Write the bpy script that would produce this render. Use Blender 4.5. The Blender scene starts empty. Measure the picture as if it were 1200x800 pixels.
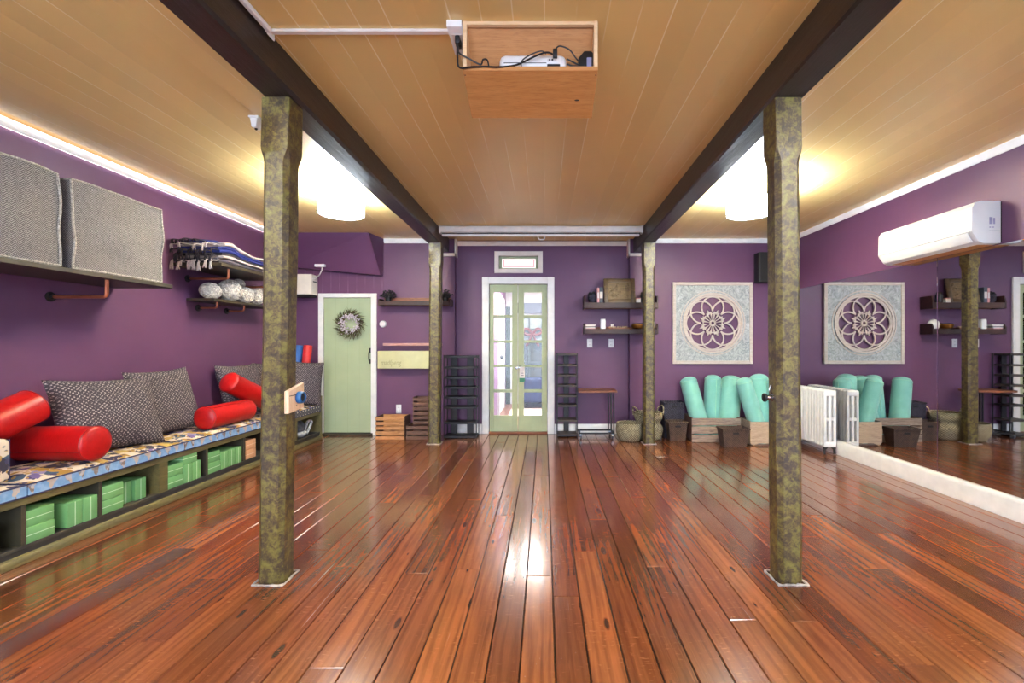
import bpy, bmesh, math, random
from mathutils import Vector, Matrix, noise
PI = math.pi
R = math.radians
random.seed(7)
SC = bpy.context.scene
COL = SC.collection

# ------------------------------------------------------------------ camera
EYE = 1.207
F = 533.3                       # focal length in pixels of the 1200 px wide frame
VX, VY = 638.0, 404.5           # where the eye line meets the picture
cam_d = bpy.data.cameras.new('camera')
cam = bpy.data.objects.new('camera', cam_d)
COL.objects.link(cam)
cam.location = (0, 0, EYE)
cam.rotation_euler = (PI / 2, 0, 0)
cam_d.sensor_width = 36
cam_d.lens = 36 * F / 1200
cam_d.shift_x = (600 - VX) / 1200
cam_d.shift_y = (VY - 400) / 1200
cam_d.clip_start = 0.02
SC.camera = cam


def fx(px, Y): return (px - VX) / F * Y
def fz(py, Y): return EYE - (py - VY) / F * Y


# ------------------------------------------------------------------ mesh helpers
class MB:
    """collects shapes in world coordinates, then links them as one mesh object"""
    def __init__(s): s.bm = bmesh.new()

    def _bev(s, verts, b, seg):
        if b <= 0: return
        es = list({e for v in verts for e in v.link_edges})
        bmesh.ops.bevel(s.bm, geom=es, offset=b, segments=seg, profile=0.5, affect='EDGES', clamp_overlap=True)

    def box(s, x0, x1, y0, y1, z0, z1, b=0.0, seg=2, M=None):
        vs = [s.bm.verts.new((x, y, z)) for x in (x0, x1) for y in (y0, y1) for z in (z0, z1)]
        for f in ((0, 1, 3, 2), (4, 6, 7, 5), (0, 4, 5, 1), (2, 3, 7, 6), (0, 2, 6, 4), (1, 5, 7, 3)):
            s.bm.faces.new([vs[i] for i in f])
        if M:
            for v in vs: v.co = M @ v.co
        s._bev(vs, b, seg)
        return s

    def prism(s, poly, axis, a0, a1, b=0.0, seg=2):
        """polygon (u,v) swept along axis: x -> (y,z), y -> (x,z), z -> (x,y)"""
        def P(u, v, a): return {'x': (a, u, v), 'y': (u, a, v), 'z': (u, v, a)}[axis]
        A = [s.bm.verts.new(P(u, v, a0)) for u, v in poly]
        B = [s.bm.verts.new(P(u, v, a1)) for u, v in poly]
        n = len(poly)
        for i in range(n):
            s.bm.faces.new((A[i], A[(i + 1) % n], B[(i + 1) % n], B[i]))
        s.bm.faces.new(A[::-1]); s.bm.faces.new(B)
        s._bev(A + B, b, seg)
        return s

    def poly(s, pts):
        s.bm.faces.new([s.bm.verts.new(p) for p in pts]); return s

    def hexa(s, pts, b=0.0, seg=2):
        """eight points: bottom four then top four"""
        vs = [s.bm.verts.new(p) for p in pts]
        for f in ((3, 2, 1, 0), (4, 5, 6, 7), (0, 1, 5, 4), (1, 2, 6, 5), (2, 3, 7, 6), (3, 0, 4, 7)):
            s.bm.faces.new([vs[i] for i in f])
        s._bev(vs, b, seg)
        return s

    def tube(s, pts, r, n=8, closed=False, caps=True):
        pts = [Vector(p) for p in pts]
        m = len(pts); rings = []
        up = None
        for i, p in enumerate(pts):
            if closed: t = pts[(i + 1) % m] - pts[(i - 1) % m]
            else: t = pts[min(i + 1, m - 1)] - pts[max(i - 1, 0)]
            t.normalize()
            if up is None:
                up = Vector((0, 0, 1)) if abs(t.z) < 0.9 else Vector((1, 0, 0))
            a = t.cross(up)
            if a.length < 1e-5: a = t.orthogonal()
            a.normalize(); bb = a.cross(t).normalized(); up = bb
            rr = r[i] if isinstance(r, (list, tuple)) else r
            rings.append([s.bm.verts.new(p + a * (rr * math.cos(2 * PI * k / n)) + bb * (rr * math.sin(2 * PI * k / n))) for k in range(n)])
        for i in range(m if closed else m - 1):
            A, B = rings[i], rings[(i + 1) % m]
            for k in range(n):
                s.bm.faces.new((A[k], A[(k + 1) % n], B[(k + 1) % n], B[k]))
        if not closed and caps:
            s.bm.faces.new(rings[0][::-1]); s.bm.faces.new(rings[-1])
        return s

    def cyl(s, p0, p1, r, n=16): return s.tube([p0, p1], r, n)

    def lathe(s, prof, M=None, n=32, cap0=True, cap1=True, wob=None):
        """profile of (radius, height) turned about local z, placed with M"""
        M = M or Matrix()
        rings = []
        for j, (r, h) in enumerate(prof):
            ring = []
            for k in range(n):
                a = 2 * PI * k / n
                rr = r * (1 + (wob(a, j) if wob else 0))
                ring.append(s.bm.verts.new(M @ Vector((rr * math.cos(a), rr * math.sin(a), h))))
            rings.append(ring)
        for A, B in zip(rings, rings[1:]):
            for k in range(n):
                s.bm.faces.new((A[k], A[(k + 1) % n], B[(k + 1) % n], B[k]))
        if cap0: s.bm.faces.new(rings[0][::-1])
        if cap1: s.bm.faces.new(rings[-1])
        return s

    def ball(s, c, r, n=16, M=None):
        geo = bmesh.ops.create_uvsphere(s.bm, u_segments=n, v_segments=max(6, n // 2), radius=1)
        rr = r if isinstance(r, (tuple, list)) else (r, r, r)
        for v in geo['verts']:
            v.co = Vector((v.co.x * rr[0], v.co.y * rr[1], v.co.z * rr[2]))
            if M: v.co = M @ v.co
            v.co = v.co + Vector(c)
        return s

    def ribbon(s, pts, w, y0, y1, closed=False):
        """flat strip in the x-z plane, width w, from depth y0 to y1"""
        m = len(pts); L = []; Q = []
        for i, (x, z) in enumerate(pts):
            if closed: a, b = pts[(i - 1) % m], pts[(i + 1) % m]
            else: a, b = pts[max(i - 1, 0)], pts[min(i + 1, m - 1)]
            tx, tz = b[0] - a[0], b[1] - a[1]
            l = math.hypot(tx, tz) or 1
            nx, nz = -tz / l, tx / l
            h = w / 2
            L.append([s.bm.verts.new((x + nx * h * q, y, z + nz * h * q)) for q, y in ((1, y0), (-1, y0), (-1, y1), (1, y1))])
        for i in range(m if closed else m - 1):
            A, B = L[i], L[(i + 1) % m]
            for k in range(4):
                s.bm.faces.new((A[k], A[(k + 1) % 4], B[(k + 1) % 4], B[k]))
        if not closed:
            s.bm.faces.new(L[0][::-1]); s.bm.faces.new(L[-1])
        return s

    def move(s, fn):
        for v in s.bm.verts: v.co = fn(v.co.copy())
        return s

    def build(s, name, mat, parent=None, smooth=35):
        bmesh.ops.recalc_face_normals(s.bm, faces=s.bm.faces[:])
        if parent is not None:
            M = Matrix(); p = parent
            while p is not None:
                M = p.matrix_basis @ M; p = p.parent
            s.bm.transform(M.inverted())
        me = bpy.data.meshes.new(name)
        s.bm.to_mesh(me); s.bm.free()
        if smooth:
            for p in me.polygons: p.use_smooth = True
            me.set_sharp_from_angle(angle=R(smooth))
        me.materials.append(mat)
        o = bpy.data.objects.new(name, me)
        COL.objects.link(o)
        if parent is not None: o.parent = parent
        return o


def tag(o, label, cat, group=None, kind=None):
    o['label'] = label; o['category'] = cat
    if group: o['group'] = group
    o['kind'] = kind or 'thing'
    return o


def thing(name, label, cat, loc=(0, 0, 0), rot=(0, 0, 0), group=None):
    o = bpy.data.objects.new(name, None)
    o.empty_display_size = 0.05
    COL.objects.link(o)
    o.location = loc; o.rotation_euler = rot
    return tag(o, label, cat, group)


def struct(o, label=None, cat=None):
    o['kind'] = 'structure'
    if label: o['label'] = label
    if cat: o['category'] = cat
    return o


def kids(o): return [c for c in bpy.data.objects if c.parent is o]


def copy_tree(o, parent=None):
    c = o.copy(); COL.objects.link(c)
    if parent is not None: c.parent = parent
    for ch in kids(o):
        copy_tree(ch, c)
    return c


def dup(o, label, loc=None, rot=None, matrix=None):
    c = copy_tree(o)
    c['label'] = label
    if loc is not None: c.location = loc
    if rot is not None: c.rotation_euler = rot
    if matrix is not None: c.matrix_basis = matrix
    return c


def along(p0, p1, roll=0.0):
    """matrix that takes local z to the line p0 -> p1, origin at p0"""
    p0, p1 = Vector(p0), Vector(p1)
    q = (p1 - p0).to_track_quat('Z', 'Y').to_matrix().to_4x4()
    return Matrix.Translation(p0) @ q @ Matrix.Rotation(roll, 4, 'Z')


def bez(p, n=16):
    """smooth line through the given points"""
    p = [Vector(q) for q in p]; out = []
    for i in range(len(p) - 1):
        a, b, c, d = p[max(i - 1, 0)], p[i], p[i + 1], p[min(i + 2, len(p) - 1)]
        for k in range(n):
            t = k / n
            out.append(0.5 * ((2 * b) + (c - a) * t + (2 * a - 5 * b + 4 * c - d) * t * t + (-a + 3 * b - 3 * c + d) * t ** 3))
    out.append(p[-1])
    return out


# ------------------------------------------------------------------ materials
def lin(c):
    return tuple(((v / 255) / 12.92 if v / 255 <= 0.04045 else ((v / 255 + 0.055) / 1.055) ** 2.4) for v in c) + (1.0,)


class NT:
    def __init__(s, name):
        s.m = bpy.data.materials.new(name); s.m.use_nodes = True
        s.t = s.m.node_tree; s.t.nodes.clear()
        s.out = s.n('ShaderNodeOutputMaterial'); s.b = s.n('ShaderNodeBsdfPrincipled')
        s.l(s.b.outputs[0], s.out.inputs[0])
        s._co = None

    def n(s, typ, **kw):
        nd = s.t.nodes.new(typ)
        for k, v in kw.items(): setattr(nd, k, v)
        return nd

    def l(s, a, b): s.t.links.new(a, b)

    def set(s, sock, v):
        if isinstance(v, bpy.types.NodeSocket): s.l(v, sock)
        else: sock.default_value = v

    def co(s):
        if not s._co: s._co = s.n('ShaderNodeTexCoord').outputs['Object']
        return s._co

    def geo(s): return s.n('ShaderNodeNewGeometry')

    def mapping(s, scale=(1, 1, 1), rot=(0, 0, 0), loc=(0, 0, 0), src=None):
        m = s.n('ShaderNodeMapping')
        m.inputs['Scale'].default_value = scale; m.inputs['Rotation'].default_value = rot
        s.set(m.inputs['Location'], loc) if not isinstance(loc, tuple) else setattr(m.inputs['Location'], 'default_value', loc)
        s.l(src or s.co(), m.inputs['Vector'])
        return m.outputs[0]

    def noise(s, scale=5, detail=4, rough=0.55, vec=None, dist=0.0, out='Fac'):
        x = s.n('ShaderNodeTexNoise')
        x.inputs['Scale'].default_value = scale; x.inputs['Detail'].default_value = detail
        x.inputs['Roughness'].default_value = rough; x.inputs['Distortion'].default_value = dist
        s.l(vec or s.co(), x.inputs['Vector'])
        return x.outputs[out]

    def vor(s, scale=5, rnd=1.0, vec=None, out='Distance', feature='F1', dims='3D'):
        x = s.n('ShaderNodeTexVoronoi', feature=feature, voronoi_dimensions=dims)
        x.inputs['Scale'].default_value = scale; x.inputs['Randomness'].default_value = rnd
        s.l(vec or s.co(), x.inputs['Vector'])
        return x.outputs[out]

    def wave(s, scale=5, dist=0, vec=None, direction='X', detail=2, prof='SIN', dscale=1):
        x = s.n('ShaderNodeTexWave', bands_direction=direction, wave_profile=prof)
        x.inputs['Scale'].default_value = scale; x.inputs['Distortion'].default_value = dist
        x.inputs['Detail'].default_value = detail; x.inputs['Detail Scale'].default_value = dscale
        s.l(vec or s.co(), x.inputs['Vector'])
        return x.outputs['Fac']

    def ramp(s, fac, stops, interp='LINEAR'):
        x = s.n('ShaderNodeValToRGB'); cr = x.color_ramp; cr.interpolation = interp
        while len(cr.elements) < len(stops): cr.elements.new(0.5)
        for e, (p, c) in zip(cr.elements, stops):
            e.position = p
            e.color = c if len(c) == 4 else lin(c)
        s.l(fac, x.inputs[0])
        return x.outputs[0]

    def bw(s, fac, a, b):
        return s.ramp(fac, [(a, (0, 0, 0, 1)), (b, (1, 1, 1, 1))])

    def mix(s, fac, a, b, mode='MIX'):
        x = s.n('ShaderNodeMix', data_type='RGBA', blend_type=mode)
        s.set(x.inputs[0], fac)
        for i, v in ((6, a), (7, b)):
            if isinstance(v, tuple) and len(v) == 3: v = lin(v)
            s.set(x.inputs[i], v)
        return x.outputs[2]

    def math(s, op, a, b=0.0, c=0.0):
        x = s.n('ShaderNodeMath', operation=op)
        s.set(x.inputs[0], a); s.set(x.inputs[1], b); s.set(x.inputs[2], c)
        return x.outputs[0]

    def sep(s, vec=None):
        x = s.n('ShaderNodeSeparateXYZ'); s.l(vec or s.co(), x.inputs[0]); return x.outputs

    def comb(s, x, y, z):
        c = s.n('ShaderNodeCombineXYZ')
        for i, v in enumerate((x, y, z)): s.set(c.inputs[i], v)
        return c.outputs[0]

    def bump(s, h, strength=0.3, dist=0.01, prev=None):
        x = s.n('ShaderNodeBump'); x.inputs['Strength'].default_value = strength; x.inputs['Distance'].default_value = dist
        s.l(h, x.inputs['Height'])
        if prev: s.l(prev, x.inputs['Normal'])
        s.l(x.outputs[0], s.b.inputs['Normal'])
        return x.outputs[0]

    def fin(s, color, rough=0.6, metal=0.0, spec=None, coat=None, sheen=None, trans=None, emit=None, estr=0, croough=None):
        if isinstance(color, tuple) and len(color) == 3: color = lin(color)
        s.set(s.b.inputs['Base Color'], color); s.set(s.b.inputs['Roughness'], rough)
        s.b.inputs['Metallic'].default_value = metal
        if spec is not None: s.b.inputs['Specular IOR Level'].default_value = spec
        if coat is not None: s.b.inputs['Coat Weight'].default_value = coat
        if croough is not None: s.b.inputs['Coat Roughness'].default_value = croough
        if sheen is not None: s.b.inputs['Sheen Weight'].default_value = sheen
        if trans is not None: s.b.inputs['Transmission Weight'].default_value = trans
        if emit is not None:
            s.set(s.b.inputs['Emission Color'], lin(emit) if isinstance(emit, tuple) else emit)
            s.b.inputs['Emission Strength'].default_value = estr
        return s.m


def plain(name, c, rough=0.5, metal=0, var=0.06, scale=9, **k):
    t = NT(name)
    d = tuple(max(0, v * (1 - var * 2)) for v in c); u = tuple(min(255, v * (1 + var)) for v in c)
    col = t.ramp(t.noise(scale, 5), [(0.3, d), (0.7, u)])
    return t.fin(col, rough, metal, **k)


def wood(name, a, b, dark, axis='x', scale=1.0, rough=0.55, knots=True, bumpy=0.15):
    t = NT(name)
    st = {'x': (1.5, 14, 14), 'y': (14, 1.5, 14), 'z': (14, 14, 1.5)}[axis]
    v = t.mapping(tuple(q * scale for q in st))
    g = t.noise(3.0, 7, 0.65, v, 0.8)
    fine = t.noise(14, 4, 0.6, v)
    col = t.ramp(g, [(0.3, a), (0.68, b)])
    col = t.mix(t.math('MULTIPLY', t.bw(fine, 0.5, 0.75), 0.55), col, dark)
    if knots:
        st2 = {'x': (2.2, 9, 9), 'y': (9, 2.2, 9), 'z': (9, 9, 2.2)}[axis]
        k = t.vor(1.0, 1, t.mapping(tuple(q * scale for q in st2)))
        km = t.ramp(k, [(0.05, (1, 1, 1, 1)), (0.13, (0, 0, 0, 1))])
        col = t.mix(t.math('MULTIPLY', km, 0.7), col, dark)
    t.bump(g, bumpy, 0.004)
    return t.fin(col, rough)


M = {}


def make_materials():
    # purple walls
    t = NT('purple_wall_paint')
    c = t.ramp(t.noise(1.7, 4), [(0.3, (94, 57, 90)), (0.7, (101, 62, 96))])
    t.bump(t.noise(60, 3), 0.06, 0.003)
    M['purple'] = t.fin(c, 0.5)
    # purple boards above the green door
    t = NT('purple_board_paint')
    x = t.math('FRACT', t.math('MULTIPLY', t.sep()[0], 1 / 0.115))
    line = t.math('LESS_THAN', x, 0.05)
    c = t.ramp(t.noise(2.2, 4), [(0.3, (96, 59, 91)), (0.7, (105, 63, 97))])
    c = t.mix(t.math('MULTIPLY', line, t.math('MULTIPLY', t.bw(t.noise(7, 3), 0.35, 0.7), 0.5)), c, (178, 140, 170))
    M['purple_boards'] = t.fin(c, 0.42)
    # tan boarded ceiling
    t = NT('tan_ceiling_paint')
    X = t.math('MULTIPLY', t.sep()[0], 1 / 0.138)
    fr = t.math('FRACT', X)
    edge = t.math('MINIMUM', fr, t.math('SUBTRACT', 1.0, fr))
    line = t.ramp(edge, [(0.008, (1, 1, 1, 1)), (0.028, (0, 0, 0, 1))])
    brd = t.n('ShaderNodeTexWhiteNoise', noise_dimensions='1D'); t.l(t.math('FLOOR', X), brd.inputs['W'])
    base = t.ramp(brd.outputs[0], [(0.0, (225, 192, 122)), (1.0, (232, 199, 128))])
    base = t.mix(t.math('MULTIPLY', t.bw(t.noise(1.1, 5), 0.4, 0.7), 0.18), base, (222, 184, 110))
    lm = t.math('MULTIPLY', line, t.bw(t.noise(1.3, 5, 0.7, t.mapping((5.1, 0.6, 1))), 0.44, 0.58))
    col = t.mix(t.math('MULTIPLY', lm, 0.95), base, (252, 238, 204))
    cup = t.math('ADD', t.math('MULTIPLY', t.math('SMOOTH_MIN', edge, 0.1, 0.1), 1.0), t.math('MULTIPLY', t.noise(9, 4, 0.6, t.mapping((1, 0.25, 1))), 0.09))
    t.bump(cup, 0.35, 0.02)
    M['ceiling'] = t.fin(col, 0.4, spec=0.5, coat=0.35, croough=0.33)
    # varnished plank floor
    t = NT('varnished_plank_floor')
    rnd = t.geo().outputs['Random Per Island']
    off = t.comb(t.math('MULTIPLY', rnd, 37.0), t.math('MULTIPLY', rnd, 91.0), 0.0)
    va = t.n('ShaderNodeVectorMath', operation='ADD'); t.l(t.co(), va.inputs[0]); t.l(off, va.inputs[1])
    P = va.outputs[0]
    g1 = t.noise(2.2, 6, 0.62, t.mapping((9, 0.7, 1), src=P), 0.6)
    g2 = t.noise(5, 8, 0.7, t.mapping((16, 0.5, 1), src=P), 1.2)
    ring = t.wave(7, 9, t.mapping((1, 0.07, 1), src=P), 'X', 3, 'SIN', 1.2)
    boardc = t.ramp(rnd, [(0.0, (94, 50, 29)), (0.22, (146, 86, 48)), (0.42, (110, 60, 34)), (0.62, (160, 97, 56)), (0.8, (126, 68, 38)), (1.0, (140, 78, 43))])
    c = t.mix(t.math('MULTIPLY', t.bw(g1, 0.38, 0.72), 0.55), boardc, (70, 32, 18))
    c = t.mix(t.math('MULTIPLY', t.bw(ring, 0.5, 0.95), 0.27), c, (62, 24, 12))
    c = t.mix(t.math('MULTIPLY', t.bw(g2, 0.55, 0.78), 0.3), c, (186, 114, 68))
    kv = t.n('ShaderNodeTexVoronoi', voronoi_dimensions='2D'); kv.inputs['Scale'].default_value = 1.0
    t.l(t.mapping((5.2, 1.5, 1), src=P), kv.inputs['Vector'])
    krnd = t.math('POWER', t.sep(kv.outputs['Color'])[0], 1.6)
    k = t.math('ADD', kv.outputs['Distance'], t.math('SUBTRACT', 0.06, t.math('MULTIPLY', krnd, 0.085)))
    k = t.math('ADD', k, t.math('MULTIPLY', t.math('SUBTRACT', t.noise(30, 2), 0.5), 0.03))
    halo = t.ramp(k, [(0.04, (1, 1, 1, 1)), (0.22, (0, 0, 0, 1))])
    c = t.mix(t.math('MULTIPLY', halo, 0.2), c, (170, 92, 50))
    c = t.mix(t.ramp(k, [(0.035, (0.85, 0.85, 0.85, 1)), (0.075, (0, 0, 0, 1))]), c, (44, 18, 10))
    dirt = t.bw(t.noise(0.9, 6, 0.6), 0.5, 0.78)
    c = t.mix(t.math('MULTIPLY', dirt, 0.55), c, (62, 32, 22))
    fl = t.math('MULTIPLY', t.bw(t.noise(1.0, 2, 0.5, t.mapping((26, 95, 1), src=P)), 0.62, 0.72), t.bw(t.noise(3, 3), 0.45, 0.6))
    c = t.mix(t.math('MULTIPLY', fl, 0.35), c, (204, 134, 90))
    scr = t.math('MULTIPLY', t.bw(t.noise(1.0, 3, 0.6, t.mapping((150, 60, 1))), 0.70, 0.74), t.bw(t.noise(2.2, 3), 0.52, 0.62))
    c = t.mix(t.math('MULTIPLY', scr, 0.7), c, (200, 190, 184))
    sc2 = t.math('MULTIPLY', t.bw(t.noise(1.0, 3, 0.6, t.mapping((64, 1.1, 1))), 0.67, 0.72), t.bw(t.noise(1.5, 4), 0.5, 0.62))
    c = t.mix(t.math('MULTIPLY', sc2, 0.5), c, (190, 180, 176))
    ro = t.n('ShaderNodeMapRange'); t.l(t.noise(3.5, 5, 0.6), ro.inputs[0])
    ro.inputs[1].default_value = 0.3; ro.inputs[2].default_value = 0.75; ro.inputs[3].default_value = 0.15; ro.inputs[4].default_value = 0.255
    t.bump(t.math('ADD', t.math('MULTIPLY', g1, 0.18), t.math('MULTIPLY', t.noise(7, 3, 0.5, t.mapping((1, 0.4, 1))), 1.0)), 0.13, 0.012)
    M['floor'] = t.fin(c, ro.outputs[0], spec=0.5, coat=0.5, croough=0.12)
    M['gap'] = plain('dark_gap_dirt', (26, 15, 11), 0.8)
    # mottled olive posts
    t = NT('mottled_olive_post_paint')
    n1 = t.noise(20, 8, 0.75, None, 0.4); n2 = t.noise(60, 5, 0.7)
    m = t.math('ADD', t.math('MULTIPLY', n1, 0.75), t.math('MULTIPLY', n2, 0.25))
    c = t.ramp(m, [(0.39, (50, 38, 29)), (0.47, (72, 56, 38)), (0.52, (98, 86, 42)), (0.62, (122, 113, 54))])
    c = t.mix(t.math('MULTIPLY', t.bw(t.noise(4, 5), 0.55, 0.75), 0.4), c, (92, 66, 38))
    t.bump(t.math('ADD', n1, t.noise(5, 4, 0.6, t.mapping((1, 1, 0.25)))), 0.3, 0.008)
    M['post'] = t.fin(c, 0.36, spec=0.5)
    t = NT('dark_beam_paint')
    c = t.ramp(t.noise(4, 6, 0.65, t.mapping((3, 0.4, 3))), [(0.3, (40, 30, 26)), (0.72, (54, 42, 37))])
    t.bump(t.noise(5, 6, 0.65, t.mapping((4, 0.5, 4))), 0.35, 0.012)
    M['beam'] = t.fin(c, 0.34)
    M['white'] = plain('white_trim_paint', (238, 236, 233), 0.42, 0, 0.02)
    M['warm_white'] = plain('warm_white_paint', (236, 226, 216), 0.45, 0, 0.02)
    M['plastic'] = plain('white_plastic', (232, 231, 230), 0.32, 0, 0.01)
    M['ac_white'] = plain('white_appliance_plastic', (208, 208, 210), 0.35, 0, 0.01)
    M['sage'] = plain('sage_green_paint', (172, 182, 144), 0.5, 0, 0.03, 4)
    t = NT('sage_plank_paint')
    x = t.math('FRACT', t.math('MULTIPLY', t.sep()[0], 1 / 0.158))
    line = t.math('LESS_THAN', x, 0.02)
    c = t.ramp(t.noise(3, 4), [(0.3, (164, 178, 144)), (0.7, (174, 187, 152))])
    c = t.mix(t.math('MULTIPLY', line, 0.35), c, (120, 130, 92))
    M['sage_door'] = t.fin(c, 0.5)
    M['olive'] = wood('olive_painted_board', (92, 84, 52), (112, 102, 64), (64, 56, 38), 'y', 0.6, 0.5, False)
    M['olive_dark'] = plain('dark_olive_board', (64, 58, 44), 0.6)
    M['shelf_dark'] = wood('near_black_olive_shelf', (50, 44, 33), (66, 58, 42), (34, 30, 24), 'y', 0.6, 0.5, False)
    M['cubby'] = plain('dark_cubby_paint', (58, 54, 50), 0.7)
    M['black'] = plain('black_metal', (22, 21, 22), 0.5, 0.0)
    M['black_wood'] = wood('black_stained_wood', (27, 22, 23), (40, 34, 34), (18, 15, 15), 'x', 1, 0.5, False)
    M['grey_wood'] = wood('grey_brown_shelf_wood', (58, 48, 44), (82, 70, 63), (38, 31, 29), 'x', 1, 0.55, False)
    M['walnut'] = wood('dark_walnut_board', (38, 19, 16), (64, 32, 24), (22, 12, 11), 'x', 1, 0.5, True)
    M['redwood'] = wood('red_brown_board', (104, 58, 40), (146, 90, 62), (66, 36, 28), 'x', 1, 0.5, True)
    M['pine'] = wood('fresh_pine_board', (178, 118, 62), (198, 140, 82), (150, 90, 44), 'x', 1, 0.5, True, 0.05)
    M['pine_edge'] = wood('pale_pine_edge', (226, 186, 140), (236, 200, 156), (204, 160, 112), 'x', 1, 0.5, False, 0.05)
    M['pine_block'] = wood('pale_pine_block', (222, 184, 150), (234, 202, 170), (190, 140, 102), 'z', 1, 0.55, False, 0.05)
    M['crate_light'] = wood('light_crate_slat', (156, 104, 62), (206, 154, 104), (106, 64, 38), 'x', 1.4, 0.65, True)
    M['crate_dark'] = wood('dark_crate_slat', (84, 56, 46), (122, 88, 72), (56, 36, 32), 'x', 1.4, 0.65, True)
    M['crate_grey'] = wood('weathered_crate_board', (112, 92, 80), (170, 150, 132), (68, 52, 46), 'x', 1.4, 0.7, True)
    M['crate_side'] = wood('pale_weathered_board', (164, 136, 112), (202, 176, 148), (118, 92, 74), 'x', 1.2, 0.7, True)
    M['copper'] = plain('copper_pipe', (196, 116, 84), 0.3, 0.75)
    M['chrome'] = plain('polished_chrome', (200, 200, 202), 0.15, 1.0, 0.01)
    M['gold'] = plain('brushed_gold', (176, 124, 58), 0.3, 0.9)
    M['cable'] = plain('black_cable', (22, 22, 24), 0.45)
    M['white_cable'] = plain('white_cable', (214, 208, 204), 0.45)
    t = NT('red_satin')
    c = t.ramp(t.noise(30, 4, 0.6, t.mapping((1, 1, 8))), [(0.3, (168, 10, 14)), (0.7, (188, 16, 18))])
    t.bump(t.noise(8, 3), 0.12, 0.02)
    M['red'] = t.fin(c, 0.38)
    M['red_dark'] = plain('dark_red_piping', (148, 14, 20), 0.4)
    t = NT('mint_cotton')
    c = t.ramp(t.noise(7, 4), [(0.3, (118, 184, 170)), (0.7, (132, 196, 184))])
    t.bump(t.math('ADD', t.noise(10, 4), t.math('MULTIPLY', t.noise(120, 2), 0.2)), 0.22, 0.02)
    M['mint'] = t.fin(c, 0.75, sheen=0.3)
    M['mint_pipe'] = plain('mint_piping', (150, 208, 182), 0.7)
    M['block_green'] = plain('green_foam', (112, 168, 106), 0.7, 0, 0.03)
    M['block_line'] = plain('pale_green_foam_stripe', (196, 224, 190), 0.7, 0, 0.02)
    M['block_peach'] = plain('peach_cork_foam', (216, 158, 118), 0.75, 0, 0.04)
    M['block_peach_line'] = plain('pale_peach_stripe', (236, 198, 168), 0.75, 0, 0.03)
    # grey lattice print for the throw pillows
    t = NT('black_white_lattice_cotton')
    X, Y, Z = t.sep()
    v = t.comb(X, 0.0, Z)
    d = t.vor(27, 0.0, v)
    m = t.math('MULTIPLY', t.math('SINE', t.math('MULTIPLY', d, 21.0)), 0.22)
    d2 = t.vor(54, 0.0, t.mapping((1, 1, 1), (0, R(45), 0), src=v))
    m = t.math('ADD', m, t.math('MULTIPLY', t.math('SINE', t.math('MULTIPLY', d2, 9.0)), 0.3))
    m = t.math('ADD', m, t.math('MULTIPLY', t.math('SUBTRACT', t.noise(110, 2), 0.5), 1.1))
    c = t.ramp(m, [(0.0, (58, 50, 57)), (0.22, (116, 105, 109)), (0.52, (176, 164, 160))])
    t.bump(t.noise(7, 4), 0.25, 0.03)
    M['lattice'] = t.fin(c, 0.85)
    # woven grey pouf
    t = NT('grey_herringbone_weave')
    X, Y, Z = t.sep()
    u = t.math('ADD', X, Y)
    zig = t.math('PINGPONG', t.math('MULTIPLY', u, 1.0), 0.02)
    w = t.math('SINE', t.math('MULTIPLY', t.math('ADD', Z, zig), 520.0))
    w = t.math('ADD', w, t.math('MULTIPLY', t.math('SUBTRACT', t.noise(70, 3), 0.5), 1.6))
    c = t.ramp(w, [(0.0, (84, 80, 81)), (0.45, (126, 121, 121)), (0.9, (164, 160, 160))])
    c = t.mix(t.math('MULTIPLY', t.bw(t.noise(5, 4), 0.45, 0.75), 0.3), c, (116, 108, 104))
    t.bump(w, 0.25, 0.003)
    M['weave'] = t.fin(c, 0.9)
    M['weave_edge'] = plain('pale_woven_edge', (166, 160, 153), 0.9, 0, 0.2, 120)
    # floral print bench cushion
    t = NT('floral_print_cotton')
    P = t.mapping((1, 1, 1))
    nz = t.noise(9, 2, 0.5, P, 0, 'Color')
    wv = t.n('ShaderNodeVectorMath', operation='MULTIPLY_ADD'); t.l(nz, wv.inputs[0]); wv.inputs[1].default_value = (0.09, 0.09, 0.09); t.l(P, wv.inputs[2])
    vv = t.n('ShaderNodeTexVoronoi'); vv.inputs['Scale'].default_value = 15; t.l(wv.outputs[0], vv.inputs['Vector'])
    blob = t.ramp(vv.outputs['Distance'], [(0.57, (1, 1, 1, 1)), (0.61, (0, 0, 0, 1))])
    hue = t.sep(vv.outputs['Color'])[0]
    cc = t.ramp(hue, [(0.0, (44, 40, 74)), (0.2, (168, 128, 54)), (0.38, (58, 84, 112)), (0.52, (110, 92, 150)), (0.66, (50, 46, 66)), (0.8, (192, 160, 86)), (0.92, (140, 130, 176))], 'CONSTANT')
    c = t.mix(blob, (220, 204, 186), cc)
    v2 = t.vor(26, 1, wv.outputs[0]); c2 = t.ramp(v2, [(0.34, (0.9, 0.9, 0.9, 1)), (0.38, (0, 0, 0, 1))])
    c = t.mix(c2, c, t.ramp(t.noise(7, 2), [(0.42, (226, 208, 180)), (0.45, (60, 56, 96)), (0.55, (178, 140, 66))], 'CONSTANT'))
    M['floral'] = t.fin(c, 0.8)
    t = NT('blue_leaf_border_cotton')
    X, Y, Z = t.sep()
    yy = t.math('ADD', Y, t.math('MULTIPLY', t.noise(5, 2), 0.12))
    d = t.math('PINGPONG', yy, 0.045)
    h = t.math('MULTIPLY', Z, 0.42)
    tri = t.math('LESS_THAN', d, t.math('ADD', h, t.math('MULTIPLY', t.math('SUBTRACT', t.noise(40, 2), 0.5), 0.03)))
    c = t.mix(t.math('MULTIPLY', tri, 0.95), (120, 160, 204), t.ramp(t.noise(11, 2), [(0.45, (196, 172, 156)), (0.52, (132, 108, 92))], 'CONSTANT'))
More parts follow.
